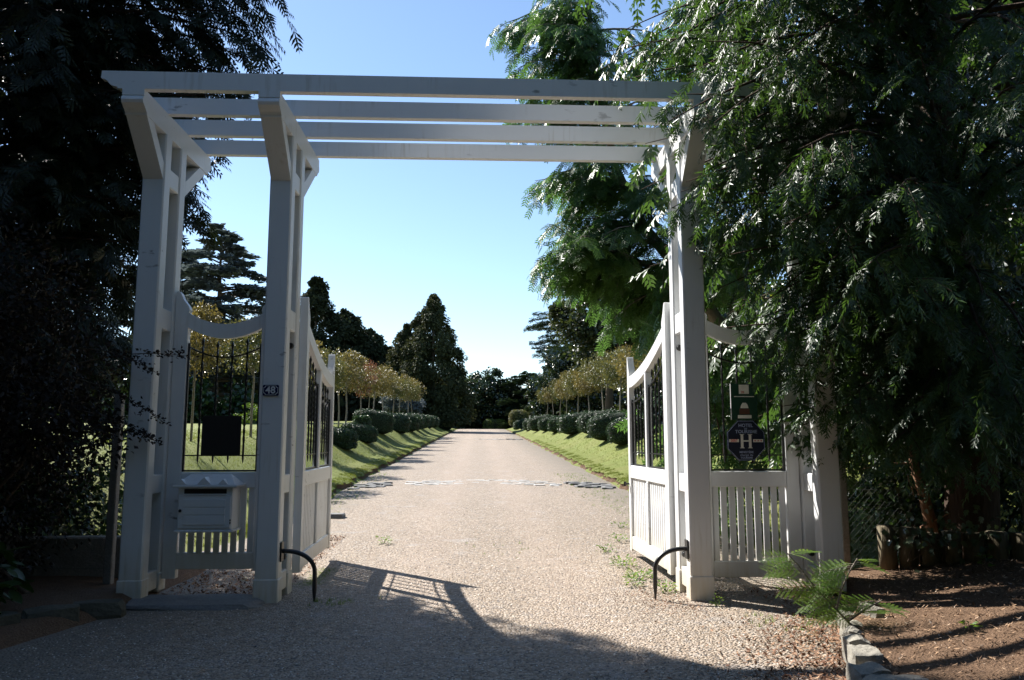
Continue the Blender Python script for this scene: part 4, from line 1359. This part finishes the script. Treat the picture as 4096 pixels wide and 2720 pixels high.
# fill behind the right-hand gate: laurel, and deep evergreen beyond the thuja
def leaf_mass(name, label, boxc, half, n, clumps, clump_r, size, mat, seed, tmpl=LEAF, cat='shrub', stems=8, hollow=.0, hang=.3, bark='bark', group=None):
    rng = np.random.default_rng(seed)
    base = (boxc[0], boxc[1], boxc[2] - half[2])
    t = thing(name, label, cat, base, group=group)
    p, out, c = crown_points(rng, n, clumps, half[0], half[1], half[2], half[2], clump_r, hollow=hollow)
    ok = p[:, 2] > .02
    p, out = p[ok], out[ok]
    leafy('foliage', t, rng, p, out, size, tmpl, mat, hang)
    w = Acc()
    for k in range(stems):
        b = c[rng.integers(0, len(c))]
        w.tube([(rng.normal(0, half[0] * .25), rng.normal(0, half[1] * .25), -.1), (b[0] * .6, b[1] * .6, b[2] * .5), b], [.03, .02, .008], 5)
    w.obj('stem', bark, t, True)
    return t

leaf_mass('purple_shrub', 'dark purple-leaved shrub crowding against the outer pier', (-5.1, 8.0, 1.95), (1.45, .95, 1.85), 30000, 230, .45, .062, 'shrub_purple', 61, LEAF, hollow=.15)
leaf_mass('purple_shrub', 'second dark purple shrub further from the pier, behind the big-leaved plant', (-7.2, 7.9, 1.9), (1.8, 1.0, 1.8), 20000, 150, .55, .075, 'shrub_purple', 62, LEAF, hollow=.15)
leaf_mass('laurel_shrub', 'dark glossy laurel behind the wire fence and log edging', (5.9, 9.9, 1.6), (2.0, .8, 1.7), 14000, 170, .5, .10, 'laurel', 63, LEAF, hollow=.1)
leaf_mass('laurel_shrub', 'dark laurel in the far corner behind the bare soil bed', (8.6, 8.6, 1.7), (1.7, 1.2, 1.8), 7000, 110, .5, .11, 'laurel', 64, LEAF, hollow=.1)
leaf_mass('mimosa_thicket', 'feathery green thicket filling the view behind the hotel sign', (4.0, 11.8, 1.8), (1.5, .9, 1.75), 1700, 60, .5, .28, 'mimosa', 65, PINNATE, hollow=.1)
leaf_mass('laurel_shrub', 'dark laurel filling the gap between the wire fence and the lawn', (-5.6, 9.75, 1.15), (1.7, .55, 1.15), 9000, 110, .42, .09, 'laurel', 67, LEAF, hollow=.1)
leaf_mass('evergreen_thicket', 'dark evergreen thicket beyond the purple shrub', (-8.6, 11.5, 1.5), (2.6, 1.2, 1.5), 7000, 110, .6, .12, 'laurel', 66, LEAF, hollow=.1)

def shrub_spray():
    """thin leafy branches of the purple shrub reaching across the pier"""
    rng = np.random.default_rng(91)
    t = thing('shrub_branch', 'thin dark leafy branches reaching across the outer pier', 'branch', (-3.9, 7.85, 1.2))
    w = Acc(); P, D = [], []
    for (x0, z0, x1, z1, dy) in ((-3.9, 2.35, -2.86, 2.42, .02), (-3.9, 2.2, -3.0, 1.75, -.05), (-3.9, 1.9, -3.05, 1.55, 0), (-3.9, 2.5, -3.12, 2.25, -.08), (-3.85, 1.7, -3.2, 1.62, .05)):
        c = np.stack([np.linspace(x0, x1, 9) + 3.9, np.linspace(0, dy, 9), np.linspace(z0, z1, 9) - 1.2 + .06 * np.sin(np.linspace(0, 3, 9))], 1)
        w.tube(c, np.linspace(.008, .002, 9), 4)
        n = 150
        tt = rng.uniform(.15, 1, n) * 7.99; i = tt.astype(int)
        P.append(c[i] + (c[i + 1] - c[i]) * (tt - i)[:, None] + rng.normal(0, .025, (n, 3)))
        D.append(unit(rng.normal(0, .7, (n, 3)) + np.array([.6, 0, -.35])))
    P = np.concatenate(P); D = np.concatenate(D)
    V, F = scatter(LEAF, P, frames(D, rdir(len(P), rng)), rng.uniform(.028, .05, len(P)))
    w.obj('stem', 'bark', t, True); obj_np('foliage', V, F, 'shrub_purple', t)
shrub_spray()

# big-leaved plant in the dark corner
BIG = kites([])[0] if False else None
def hydrangea():
    rng = np.random.default_rng(92)
    t = thing('hydrangea', 'big-leaved green plant in deep shade by the stone kerb', 'plant', (-4.6, 6.9, .1))
    g = 5
    V, F = [], []
    for i in range(7):
        y = i / 6; w = .34 * math.sin(math.pi * min(1, y * .92 + .06)) ** .8
        for s in (-1, 0, 1):
            V.append((s * w, y, -.12 * y * y + (.06 * abs(s))))
    for i in range(6):
        for k in range(2):
            a = i * 3 + k
            F += [(a, a + 1, a + 4), (a, a + 4, a + 3)]
    T_ = (np.array(V), np.array(F))
    n = 260
    a = rng.uniform(0, 6.28, n); r = .75 * np.sqrt(rng.uniform(0, 1, n))
    h = .15 + .85 * rng.uniform(0, 1, n) * (1 - .5 * (r / .75) ** 2)
    P = np.stack([np.cos(a) * r, np.sin(a) * r * .7, h], 1)
    d = np.stack([np.cos(a), np.sin(a), rng.uniform(-.6, .3, n)], 1) + rng.normal(0, .3, (n, 3))
    Vv, Ff = scatter(T_, P, frames(unit(d), unit(np.array([0, 0, 1.0]) + rng.normal(0, .3, (n, 3)))), rng.uniform(.10, .2, n))
    obj_np('foliage', Vv, Ff, 'hydrangea', t, True)
    w = Acc()
    for k in range(12):
        w.tube([(rng.normal(0, .1), rng.normal(0, .1), 0), P[k * 7]], [.008, .004], 5)
    w.obj('stem', 'bark', t)
hydrangea()

# ivy on the log edging
def ivy():
    rng = np.random.default_rng(93)
    t = thing('ivy', 'glossy pale ivy tumbling over the log edging', 'ivy', (4.75, 8.22, .25))
    pr = [(0, 0), (.28, .02), (.42, .28), (.26, .36), (.34, .72), (.12, .62), (0, 1), (-.12, .62), (-.34, .72), (-.26, .36), (-.42, .28), (-.28, .02)]
    V = np.array([(x, y, -.15 * y * y + .12 * abs(x)) for x, y in pr] + [(0, .35, -.03)])
    F = np.array([(12, i, (i + 1) % 12) for i in range(12)])
    n = 130
    k = rng.integers(0, 3, n)
    cx = np.array([-.25, .12, .45])[k]; cz = np.array([.42, .42, .38])[k]
    P = np.stack([cx + rng.normal(0, .17, n), rng.normal(-.12, .07, n), cz + rng.normal(0, .12, n)], 1)
    d = unit(np.array([-.2, -.3, -.7]) + rng.normal(0, .45, (n, 3)))
    nr = unit(np.array([-.35, -.6, .6]) + rng.normal(0, .45, (n, 3)))
    Vv, Ff = scatter((V, F), P, frames(d, nr), rng.uniform(.05, .095, n))
    obj_np('foliage', Vv, Ff, 'ivy', t)
    w = Acc()
    for q in range(7):
        w.tube([(rng.uniform(-.4, .5), .05, .1), (rng.uniform(-.4, .5), -.05, .36), (rng.uniform(-.4, .6), -.12, rng.uniform(.2, .5))], [.005, .004, .002], 5)
    w.obj('stem', 'bark', t)
ivy()
def seedling(x, y, seed, label, n=16, s=(.05, .09), h=.16):
    rng = np.random.default_rng(seed)
    z = float(bed_z(np.array(x), np.array(y)))
    t = thing('seedling', label, 'plant', (x, y, z))
    a = rng.uniform(0, 6.28, n)
    P = np.stack([np.cos(a) * .03, np.sin(a) * .03, rng.uniform(.03, h, n)], 1)
    d = np.stack([np.cos(a), np.sin(a), rng.uniform(-.2, .6, n)], 1)
    V, F = scatter(LEAF, P, frames(unit(d), unit(np.array([0, -.2, 1.0]) + rng.normal(0, .25, (n, 3)))), rng.uniform(s[0], s[1], n))
    obj_np('foliage', V, F, 'weed', t)
    w = Acc(); w.tube([(0, 0, -.01), (0, 0, h)], [.004, .002], 5); w.obj('stem', 'bark', t)
seedling(4.55, 6.35, 401, 'pale leafy seedling standing in the bare soil')
seedling(4.95, 7.7, 402, 'small green sprig growing against the log edging', 12)
seedling(3.45, 5.6, 403, 'low tuft of thin green shoots in the bare soil', 20, (.03, .06), .07)
seedling(5.2, 6.5, 404, 'seedling with dark stems near the far end of the soil bed', 12)

# feathery young mimosa in front of the pier
def young_mimosa():
    rng = np.random.default_rng(94)
    x0, y0 = 2.90, 6.15
    z0 = float(bed_z(np.array(x0), np.array(y0)))
    t = thing('young_mimosa', 'feathery bright green young plant leaning over the edging stones', 'plant', (x0, y0, z0))
    # pinna with leaflets
    sp = [(0, 0, 0, 0, 1, .03, 0)]
    for i in range(14):
        for s in (-1, 1):
            sp.append((0, .06 + .9 * i / 14, 0, s * 1.0, .13 * (1 - .25 * abs(i - 6) / 7), .045, .05))
    PV, PF = kites(sp)
    acc = Acc(); w = Acc()
    stems = [np.array([(0, 0, 0), (-.12, .05, .14), (-.26, .10, .30), (-.36, .16, .46), (-.44, .18, .55)]),
             np.array([(-.12, .05, .14), (-.08, .05, .28), (0.0, .06, .42), (.08, .08, .52)]),
             np.array([(-.05, .02, .06), (.10, .0, .16), (.22, .0, .22)])]
    for s_ in stems:
        w.tube(s_, np.linspace(.010, .004, len(s_)), 6)
    leaves = []
    for s_, ks in ((stems[0], 22), (stems[1], 20), (stems[2], 12)):
        for k in range(ks):
            f = (.15 if s_ is stems[0] else .1) + .9 * k / ks
            i = min(f, .999) * (len(s_) - 1); j = int(i)
            p = s_[j] + (s_[j + 1] - s_[j]) * (i - j)
            out = np.array([-1.0 if rng.uniform() < .72 else .9, rng.normal(0, .5), rng.uniform(-.1, .35)])
            leaves.append((p, unit(out), rng.uniform(.17, .30)))
    for p, d, L in leaves:
        up = unit(np.array([rng.normal(0, .25), -.35 + rng.normal(0, .25), 1.0]))
        R = frames(d[None], up[None])[0]
        pts = [p + R @ np.array([0, L * q, -.35 * L * q * q]) for q in np.linspace(0, 1, 6)]
        w.tube(pts, np.linspace(.0022, .001, 6), 4)
        for i in range(6):
            q = .15 + .85 * i / 6
            b = p + R @ np.array([0, L * q, -.35 * L * q * q])
            for s in (-1, 1):
                dd = R @ unit(np.array([s * .80, .75, -.25 + .3 * s]))
                Rk = frames(dd[None], (R @ np.array([0, 0, 1.0]))[None])
                V, F = scatter((PV, PF), b[None], Rk, [L * .46 * (1 - .35 * abs(i - 2) / 4)])
                acc.add(V, F)
    acc.obj('foliage', 'plant', t)
    w.obj('stem', 'bark_grey', t, True)
young_mimosa()

# log edging --------------------------------------------------------
le = thing('log_edging', 'row of upright round logs holding the bank behind the soil bed', 'log edging', (4.4, 8.5, .1))
lx, ly = 4.40, 8.50
for k in range(10):
    r = .098 + random.uniform(-.008, .008)
    bm = bmesh.new()
    h = .44 + random.uniform(-.04, .04)
    bmesh.ops.create_cone(bm, cap_ends=True, segments=18, radius1=r, radius2=r * .97, depth=h)
    bmesh.ops.bevel(bm, geom=[e for e in bm.edges if abs(e.verts[0].co.z - e.verts[1].co.z) < .01 and e.verts[0].co.z > 0], offset=.012, segments=2, affect='EDGES')
    o = obj_bm('log', bm, 'log', le)
    o.location = (lx + k * .192 - 4.4, ly - k * .075 - 8.5, .12 + h / 2)
    o.rotation_euler = (random.uniform(-.03, .03), random.uniform(-.03, .03), random.uniform(0, 3))
    for p in o.data.polygons: p.use_smooth = abs(p.normal.z) < .5

# trunk of a shrub standing behind the logs
def bare_trunk(name, label, pts, r0, r1, mat, twigs, seed):
    rng = np.random.default_rng(seed)
    pts = np.array(pts, float)
    t = thing(name, label, 'tree', tuple(pts[0]))
    w = Acc(); q = pts - pts[0]
    w.tube(q, np.linspace(r0, r1, len(q)), 9)
    for k in range(twigs):
        b = q[rng.integers(1, len(q))]
        e = b + rng.normal(0, .35, 3) * np.array([1, .5, 1])
        w.tube([b, (b + e) / 2 + rng.normal(0, .05, 3), e], [.012, .008, .003], 5)
    w.obj('trunk', mat, t, True)
    n = 160
    e = q[rng.integers(1, len(q), n)] + rng.normal(0, .28, (n, 3))
    V, F = scatter(LEAF, e, frames(rdir(n, rng), rdir(n, rng)), rng.uniform(.04, .08, n))
    obj_np('crown', V, F, 'laurel', t)
bare_trunk('shrub_tree', 'slim reddish trunk lit by the sun behind the ivy', [(5.06, 8.75, .2), (5.02, 8.72, .7), (4.95, 8.7, 1.0), (4.86, 8.7, 1.35), (4.9, 8.75, 2.2)], .075, .04, 'bark_red', 10, 501)
bare_trunk('shrub_tree', 'thin grey trunk inside the purple shrub by the fence', [(-5.1, 8.35, .1), (-5.05, 8.35, .9), (-5.0, 8.4, 1.6), (-4.8, 8.4, 2.6)], .06, .03, 'bark_grey', 8, 502)

# wire fences with concrete posts, low wall --------------------------
def fence(label, x0, x1, y0, y1, zb, zt, posts):
    t = thing('wire_fence', label, 'fence', (x0, y0, zb))
    for (px, py) in posts:
        box('post', px - x0 - .04, px - x0 + .04, py - y0 - .045, py - y0 + .045, -.25, zt - zb + .1, 'concrete', t, .008)
    w = Acc()
    L = math.hypot(x1 - x0, y1 - y0); ux, uy = (x1 - x0) / L, (y1 - y0) / L
    hgt = zt - zb; st_ = .075
    for s in (1, -1):
        k0 = -int(hgt / st_) - 1; k1 = int(L / st_) + int(hgt / st_) + 2
        for k in range(k0, k1):
            a0 = k * st_; 
            a1 = a0 + s * hgt
            lo, hi = 0.0, 1.0
            # clip to 0..L
            if a1 != a0:
                tA = (0 - a0) / (a1 - a0); tB = (L - a0) / (a1 - a0)
                lo = max(lo, min(tA, tB)); hi = min(hi, max(tA, tB))
            if hi - lo < .02: continue
            p = [(ux * (a0 + (a1 - a0) * f), uy * (a0 + (a1 - a0) * f), hgt * f) for f in (lo, hi)]
            w.tube(p, [.0006, .0006], 3)
    for f in (.02, .5, .98):
        w.tube([(0, 0, hgt * f), (x1 - x0, y1 - y0, hgt * f)], [.002, .002], 4)
    w.obj('wire_mesh', 'wire', t)
fence('chain link fence on concrete posts beside the purple shrub', -3.80, -9.0, 8.62, 8.85, .25, 2.0, [(-3.82, 8.62), (-6.4, 8.74), (-9.0, 8.85)])
fence('chain link fence on a slim concrete post behind the log edging', 4.10, 8.6, 8.85, 9.0, .2, 1.9, [(4.10, 8.85), (6.3, 8.95), (8.6, 9.0)])
lw = W(box('low_wall', -9.5, -3.72, 8.95, 9.15, .0, .56, 'concrete', None, .015), None)
tag(lw, 'low concrete wall under the wire fence in the shade', 'wall')

# ------------------------------------------------------------------ the park: hedges, standards, background trees
def hedge_mesh(seed, n=5200, mat='hedge', size=.07):
    """clipped rounded loaf, unit half sizes 1x1x1 standing on z=0 (scaled on copies)"""
    rng = np.random.default_rng(seed)
    p = rdir(n, rng)
    p = p[p[:, 2] > -.45]
    n = len(p)
    p = np.sign(p) * np.abs(p) ** .6
    p = p / (np.abs(p) ** 3.0).sum(1, keepdims=True) ** (1 / 3.0)
    nrm = unit(np.sign(p) * np.abs(p) ** 2.0)
    bump = 1 + .035 * np.sin(p[:, :1] * 7 + seed) * np.sin(p[:, 1:2] * 6) + rng.normal(0, .018, (n, 1))
    p = p * bump
    return p, nrm
def make_hedge(i, x, y, w, L, h, seed, mat='hedge', label=None, group=None, dens=1.0, leaf=.075):
    rng = np.random.default_rng(seed)
    p, nrm = hedge_mesh(seed, int(7600 * dens))
    n = len(p)
    S = np.array([w / 2, L / 2, h * .56])
    P = p * S + np.array([0, 0, h * .44])
    z = float(terrain(x, y))
    t = thing('clipped_hedge', label or ('clipped glossy green hedge mound on the bank on the mailbox side of the drive' if x < 0 else 'clipped glossy green hedge mound on the bank, hotel sign side of the drive'), 'hedge', (x, y, z - .06), rz=0.0, group=group if group else (('hedge mounds on the mailbox side' if x < 0 else 'hedge mounds on the hotel sign side') if not label else None))
    d = unit(nrm * .35 + rng.normal(0, .7, (n, 3)) + np.array([0, 0, .1]))
    nr = unit(nrm + rng.normal(0, .27, (n, 3)))
    V, F = scatter(LEAF, P, frames(d, nr), rng.uniform(.7, 1.3, n) * leaf)
    obj_np('foliage', V, F, mat, t)
    # twiggy core keeps the light out
    bm = bmesh.new()
    bmesh.ops.create_icosphere(bm, subdivisions=3, radius=1)
    for v in bm.verts:
        q = np.array(v.co); q = np.sign(q) * np.abs(q) ** .6; q = q / (np.abs(q) ** 3.0).sum() ** (1 / 3.0)
        v.co = tuple(q * S * .965 + np.array([0, 0, h * .44]))
    obj_bm('twig_core', bm, 'twig', t, True)
    return t
HL = [(-5.15, 29.65, 1.25, 1.2, .70), (-5.35, 35.9, 1.6, 1.3, .72), (-5.75, 43.6, 2.2, 1.7, 1.15), (-5.55, 51.8, 2.2, 1.8, 1.15), (-5.45, 59.3, 2.1, 1.9, 1.15), (-5.4, 65.2, 2.0, 1.9, 1.12), (-5.4, 71.0, 2.2, 2.0, 1.15), (-5.35, 79, 2.0, 2.2, 1.15), (-5.2, 86, 2.0, 2.2, 1.15)]
HR = [(6.05, 30.2, 2.0, 1.3, .95), (6.15, 34.4, 2.6, 1.5, 1.08), (6.45, 40.8, 2.4, 1.6, 1.08), (6.15, 46.9, 2.6, 1.7, 1.15), (6.1, 56.6, 2.0, 1.8, 1.0), (5.95, 63.8, 2.0, 1.8, 1.0), (5.85, 71.2, 2.6, 2.2, 1.25), (5.6, 80, 1.9, 2.2, 1.1), (5.6, 89, 2.0, 2.2, 1.1), (5.4, 97, 1.8, 2.2, 1.1)]
for i, (x, y, w_, L_, h_) in enumerate(HL + HR):
    hd = make_hedge(i, x, y, w_, L_, h_, 600 + i, dens=1.1 if y < 45 else .62, leaf=.058 if y < 45 else .09)
    hd.rotation_euler = (0, (.16 if x < 0 else -.16) * random.uniform(.7, 1.2), random.uniform(-.15, .15))
    hd.location.z -= .08
make_hedge(50, 2.75, 126, 3.7, 2.4, 1.65, 650, 'hedge_light', 'low light green bush on the lawn at the far end of the drive', dens=.8, leaf=.14)
make_hedge(51, -4.3, 95, 3.0, 3.0, 2.3, 651, 'photinia_green', 'round brownish clipped bush at the end of the hedge row below the tall conifer', dens=.8, leaf=.12)
make_hedge(52, 5.6, 108, 2.6, 2.6, 2.2, 652, 'photinia_green', 'round brownish clipped bush at the end of the hedge row below the spreading cedar', dens=.8, leaf=.12)
make_hedge(53, -5.75, 40.0, .8, 1.0, .75, 653, 'laurel', 'loose green bush between the hedge mounds', dens=.5, leaf=.08)

def make_standard(seed, mat, n=4200):
    rng = np.random.default_rng(seed)
    p, out, c = crown_points(rng, n, 46, .98, .98, .86, 2.72, .40, hollow=.25)
    d = unit(out + rng.normal(0, .7, (n, 3)))
    V, F = scatter(LEAF, p, frames(d, unit(out + rng.normal(0, .6, (n, 3)))), rng.uniform(.065, .12, n))
    me = mesh_np('crown', V, F, mat)
    w = Acc()
    w.tube([(0, 0, -.1), (.04 * rng.normal(), .03, .9), (.05 * rng.normal(), .01, 1.7), (0, 0, 2.9)], [.042, .035, .03, .012], 7)
    for k in range(10):
        b = c[rng.integers(0, len(c))]
        w.tube([(0, 0, 1.85 + .07 * k), b * .5 + np.array([0, 0, 1.2]), b], [.016, .011, .004], 4)
    return me, w.mesh('trunk', 'bark_grey', True)
STD = [make_standard(700, 'photinia'), make_standard(701, 'photinia_green'), make_standard(702, 'photinia'), make_standard(703, 'photinia_green')]
STD_RED = make_standard(704, 'photinia_red')
def standard(x, y, k, s=1.0, label=None):
    me, tr = STD_RED if label else STD[k % 4]
    z = float(terrain(x, y))
    t = thing('standard_tree', label or ('slim trunked golden-brown tree in the row on the mailbox side of the drive' if x < 0 else 'slim trunked golden-brown tree in the row on the hotel sign side of the drive'), 'tree', (x, y, z), rz=random.uniform(0, 6), group=None if label else ('standard trees on the mailbox side' if x < 0 else 'standard trees on the hotel sign side'))
    t.scale = (s * random.uniform(.9, 1.2), s * random.uniform(.9, 1.2), s * random.uniform(.94, 1.06))
    t.rotation_euler = (random.uniform(-.03, .03), random.uniform(-.03, .03), t.rotation_euler[2])
    link(bpy.data.objects.new('crown', me), t); link(bpy.data.objects.new('trunk', tr), t)
for k, (x, y, s) in enumerate([(-6.3, 17.8, .80), (-6.3, 22.4, .9), (-6.4, 27.2, .95), (-6.2, 32, .95), (-6.0, 36.3, 1.0), (-6.7, 38.6, .95), (-6.2, 47.3, 1.03), (-7.5, 55, 1.0), (-6.2, 52, 1.03), (-6.2, 58.8, 1.03), (-6.2, 63.4, 1.05), (-6.2, 70.9, 1.05), (-6.2, 74.5, 1.05),
                                (6.8, 27, 1.05), (6.8, 32, 1.05), (6.8, 37.3, 1.1), (7.6, 40, 1.1), (6.8, 42.7, 1.1), (6.8, 48.3, 1.1), (6.8, 53.6, 1.1), (6.8, 60.8, 1.08), (6.8, 65, 1.05), (6.8, 71.5, 1.05), (6.8, 76.8, 1.05)]):
    standard(x, y, k, s)
standard(-6.2, 42.35, 0, 1.03, 'slim trunked tree with red-tipped crown in the row lining the drive')

# far trees
profile_tree('redwood_tree', 'tall shaggy conical conifer closing the lawn beside the drive', -5.5, 97, 15.6, [(0, 4.3), (.12, 4.8), (.35, 4.3), (.55, 3.5), (.75, 2.4), (.9, 1.2), (1, .12)], 46000, .33, 'redwood', 801, tmpl=LEAF, clumps=200, clump_r=1.1, hang=.9)
profile_tree('redwood_tree', 'lower shaggy conifer with a bare leader tip against the tall conical one', -8.9, 98, 11.9, [(0, 3.2), (.2, 3.6), (.5, 2.9), (.8, 1.5), (1, .12)], 28000, .33, 'redwood', 802, tmpl=LEAF, clumps=120, clump_r=1.0, hang=.9)
profile_tree('column_conifer', 'dark narrow conifer spire rising above the golden trees', -22.6, 110, 19.8, [(0, 3.2), (.3, 3.6), (.6, 3.2), (.8, 2.1), (.95, 1.0), (1, .3)], 20000, .42, 'dark_conifer', 803, tmpl=LEAFW, clumps=150, clump_r=1.0)
for k, (x, y, H, r) in enumerate([(-18.6, 110, 15.2, 3.4), (-15.6, 112, 12.6, 3.0), (-13.0, 113, 10.3, 2.6)]):
    profile_tree('dark_conifer', 'dark rounded conifer in the descending row behind the golden trees', x, y, H, [(0, r), (.4, r * 1.05), (.75, r * .85), (.92, r * .5), (1, .3)], 15000, .42, 'dark_conifer', 810 + k, tmpl=LEAFW, clumps=110, clump_r=1.1, group='dark conifers behind the golden trees')
cedar('blue_cedar', 'tall blue-grey cedar rising beyond the walkers\' gate', -23.0, 70, 17.5, lambda f: np.interp(f, [0, .3, .7, 1], [7.5, 7.0, 4.8, 1.4]), 120, 26, .55, 'blue_cedar', 820, z_lo=.12)
cedar('blue_cedar', 'second blue-grey cedar standing behind the tall one', -31, 80, 18.5, lambda f: np.interp(f, [0, .3, .7, 1], [8, 7.5, 5.0, 1.4]), 90, 22, .65, 'blue_cedar', 821, z_lo=.1)
broad_tree('magnolia_tree', 'dark glossy magnolia closing the end of the drive', 2.1, 131, 10, 4.6, 4.0, 4.6, 5.2, 16000, 130, 1.1, .38, 'magnolia', 830, LEAFW)
cedar('spreading_cedar', 'low spreading cedar with tiered boughs beside the far magnolia', 8.2, 128, 9.2, lambda f: np.interp(f, [0, .4, .8, 1], [6.5, 6.0, 3.8, 1.0]), 70, 24, .55, 'cedar', 831, z_lo=.05)
cedar('flat_topped_cedar', 'cedar with flat boughs jutting out above the shrubbery', 10.4, 88, 12.2, lambda f: np.interp(f, [0, .5, .85, 1], [4.0, 4.8, 5.4, 3.2]), 24, 60, .18, 'cedar', 832, z_lo=.55, az=(math.pi, .6), plate=.17)
broad_tree('magnolia_tree', 'broad glossy magnolia behind the golden trees', 9.4, 68, 8.4, 3.6, 3.4, 4.2, 4.4, 20000, 130, .9, .27, 'magnolia', 833, LEAFW)
broad_tree('magnolia_tree', 'glossy evergreen filling the gap beyond the hedge row', 8.3, 80, 6, 2.9, 3.0, 2.9, 2.9, 11000, 80, .9, .30, 'magnolia', 838, LEAFW)
broad_tree('oak_tree', 'tall dark oak with an open ragged crown', 8.6, 52, 13, 3.6, 3.4, 3.9, 7.6, 19000, 100, .85, .23, 'oak', 834, LEAFW, trunk_r=.3, hollow=.4)
broad_tree('oak_tree', 'second dark oak behind the feathery mimosa', 13.5, 56, 13, 4.2, 4.0, 4.6, 6.2, 15000, 100, 1.0, .28, 'oak', 835, LEAFW, trunk_r=.3)
broad_tree('yellow_green_tree', 'sunlit yellow-green tree glimpsed through the mimosa', 13.5, 40, 10, 3.2, 3.0, 3.6, 5.4, 13000, 80, .8, .21, 'bright_tree', 836, LEAFW, bark='bark_grey')
broad_tree('dark_broadleaf', 'dark evergreen behind the golden trees on the sunlit bank', 12.2, 46, 6, 3.0, 3.2, 2.6, 2.7, 12000, 80, .85, .23, 'magnolia', 837, LEAFW)
broad_tree('dark_broadleaf', 'dark evergreen closing the bank beyond the mimosa thicket', 9.6, 24, 6, 2.8, 2.6, 3.0, 2.8, 12000, 80, .8, .17, 'magnolia', 839, LEAFW)
profile_tree('evergreen_tree', 'dark evergreen standing close behind the huge drooping one', 9.2, 11.8, 11.5, [(0, 2.4), (.3, 2.9), (.7, 2.3), (1, .3)], 13000, .26, 'cypress', 841, tmpl=LEAF, clumps=170, clump_r=.8)
profile_tree('evergreen_tree', 'dark evergreen standing behind the purple shrubs by the wire fence', -10.8, 12.6, 11.0, [(0, 2.6), (.3, 3.0), (.7, 2.4), (1, .3)], 13000, .26, 'cypress', 842, tmpl=LEAF, clumps=170, clump_r=.8)
# pine scrub and the dark belt closing the lawn
rngb = np.random.default_rng(850)
broad_tree('young_pine', 'bluish young pine below the tall conical conifer', -8.6, 90, 3.6, 2.3, 2.0, 1.7, 1.9, 3500, 45, .6, .30, 'blue_cedar', 840)
for k, (x, y, rx, rz_) in enumerate([(-12, 104, 4.5, 4.2), (-17, 100, 4.5, 4.6), (-23, 98, 5, 5.0), (-29, 94, 5, 5.2), (-36, 92, 5.5, 5.6), (-43, 90, 5.5, 6), (-50, 84, 6, 6.5), (-58, 78, 7, 7), (15, 132, 5, 5), (-1.5, 138, 4.5, 5.2), (-6.5, 134, 4.5, 5.0), (22, 110, 6, 6), (19, 84, 5, 6), (24, 66, 6, 7), (20, 34, 4.5, 5), (30, 45, 7, 7.5), (-64, 66, 7, 7), (-66, 52, 7, 7), (-62, 40, 7, 7), (-55, 30, 6, 6.5), (-46, 24, 6, 6), (-36, 20, 5, 5), (-27, 17, 4.5, 4.5), (-20, 15, 3.5, 3.5), (-3.0, 129, 3.2, 3.4), (6.2, 136, 4, 4.2), (11.5, 112, 3.4, 3.2), (-10.5, 108, 3.2, 3.0)]):
    broad_tree('park_tree', 'dark evergreen in the belt of trees closing the park', x, y, rz_ * 2, rx, rx, rz_, rz_ * .72, 3800, 64, 1.35, .74, 'dark_conifer' if k % 3 else 'oak', 860 + k, LEAFW, group='dark trees closing the park')
leaf_mass('shrub_belt', 'dark low shrubbery closing the lawn beyond the walkers\' gate', (-25, 64, float(terrain(-25, 64)) + 1.3), (11, 1.4, 2.0), 9000, 150, 1.0, .36, 'laurel', 891, LEAFW)
leaf_mass('low_shrub', 'low light green shrub on the lawn seen through the walkers\' gate', (-14.0, 52, float(terrain(-14.0, 52)) + .7), (2.2, 1.0, .75), 2500, 40, .35, .14, 'hedge_light', 890, LEAF)
# unseen trees added around the viewer to keep open sky off the post fronts
for k, (x, y, rx, rz_, cz) in enumerate([(-15, -6, 5, 7, 7), (-8.5, -9, 5, 6, 6), (-1.5, -10, 5, 6, 6), (5.5, -9, 5, 6, 6), (12.5, -6, 5, 7, 7), (-11, 1.0, 3.8, 6, 6), (11.5, .5, 3.8, 6, 6), (-11.2, 6.0, 3.0, 5, 5)]):
    broad_tree('sky_blocker_tree', 'unseen dark evergreen added around the viewer to block sky light', x, y, rz_ * 2, rx, rx, rz_, cz, 4200, 80, 1.5, 1.1, 'laurel', 900 + k, LEAF, group='unseen evergreens added to block sky light', z=0.0)
print('done')
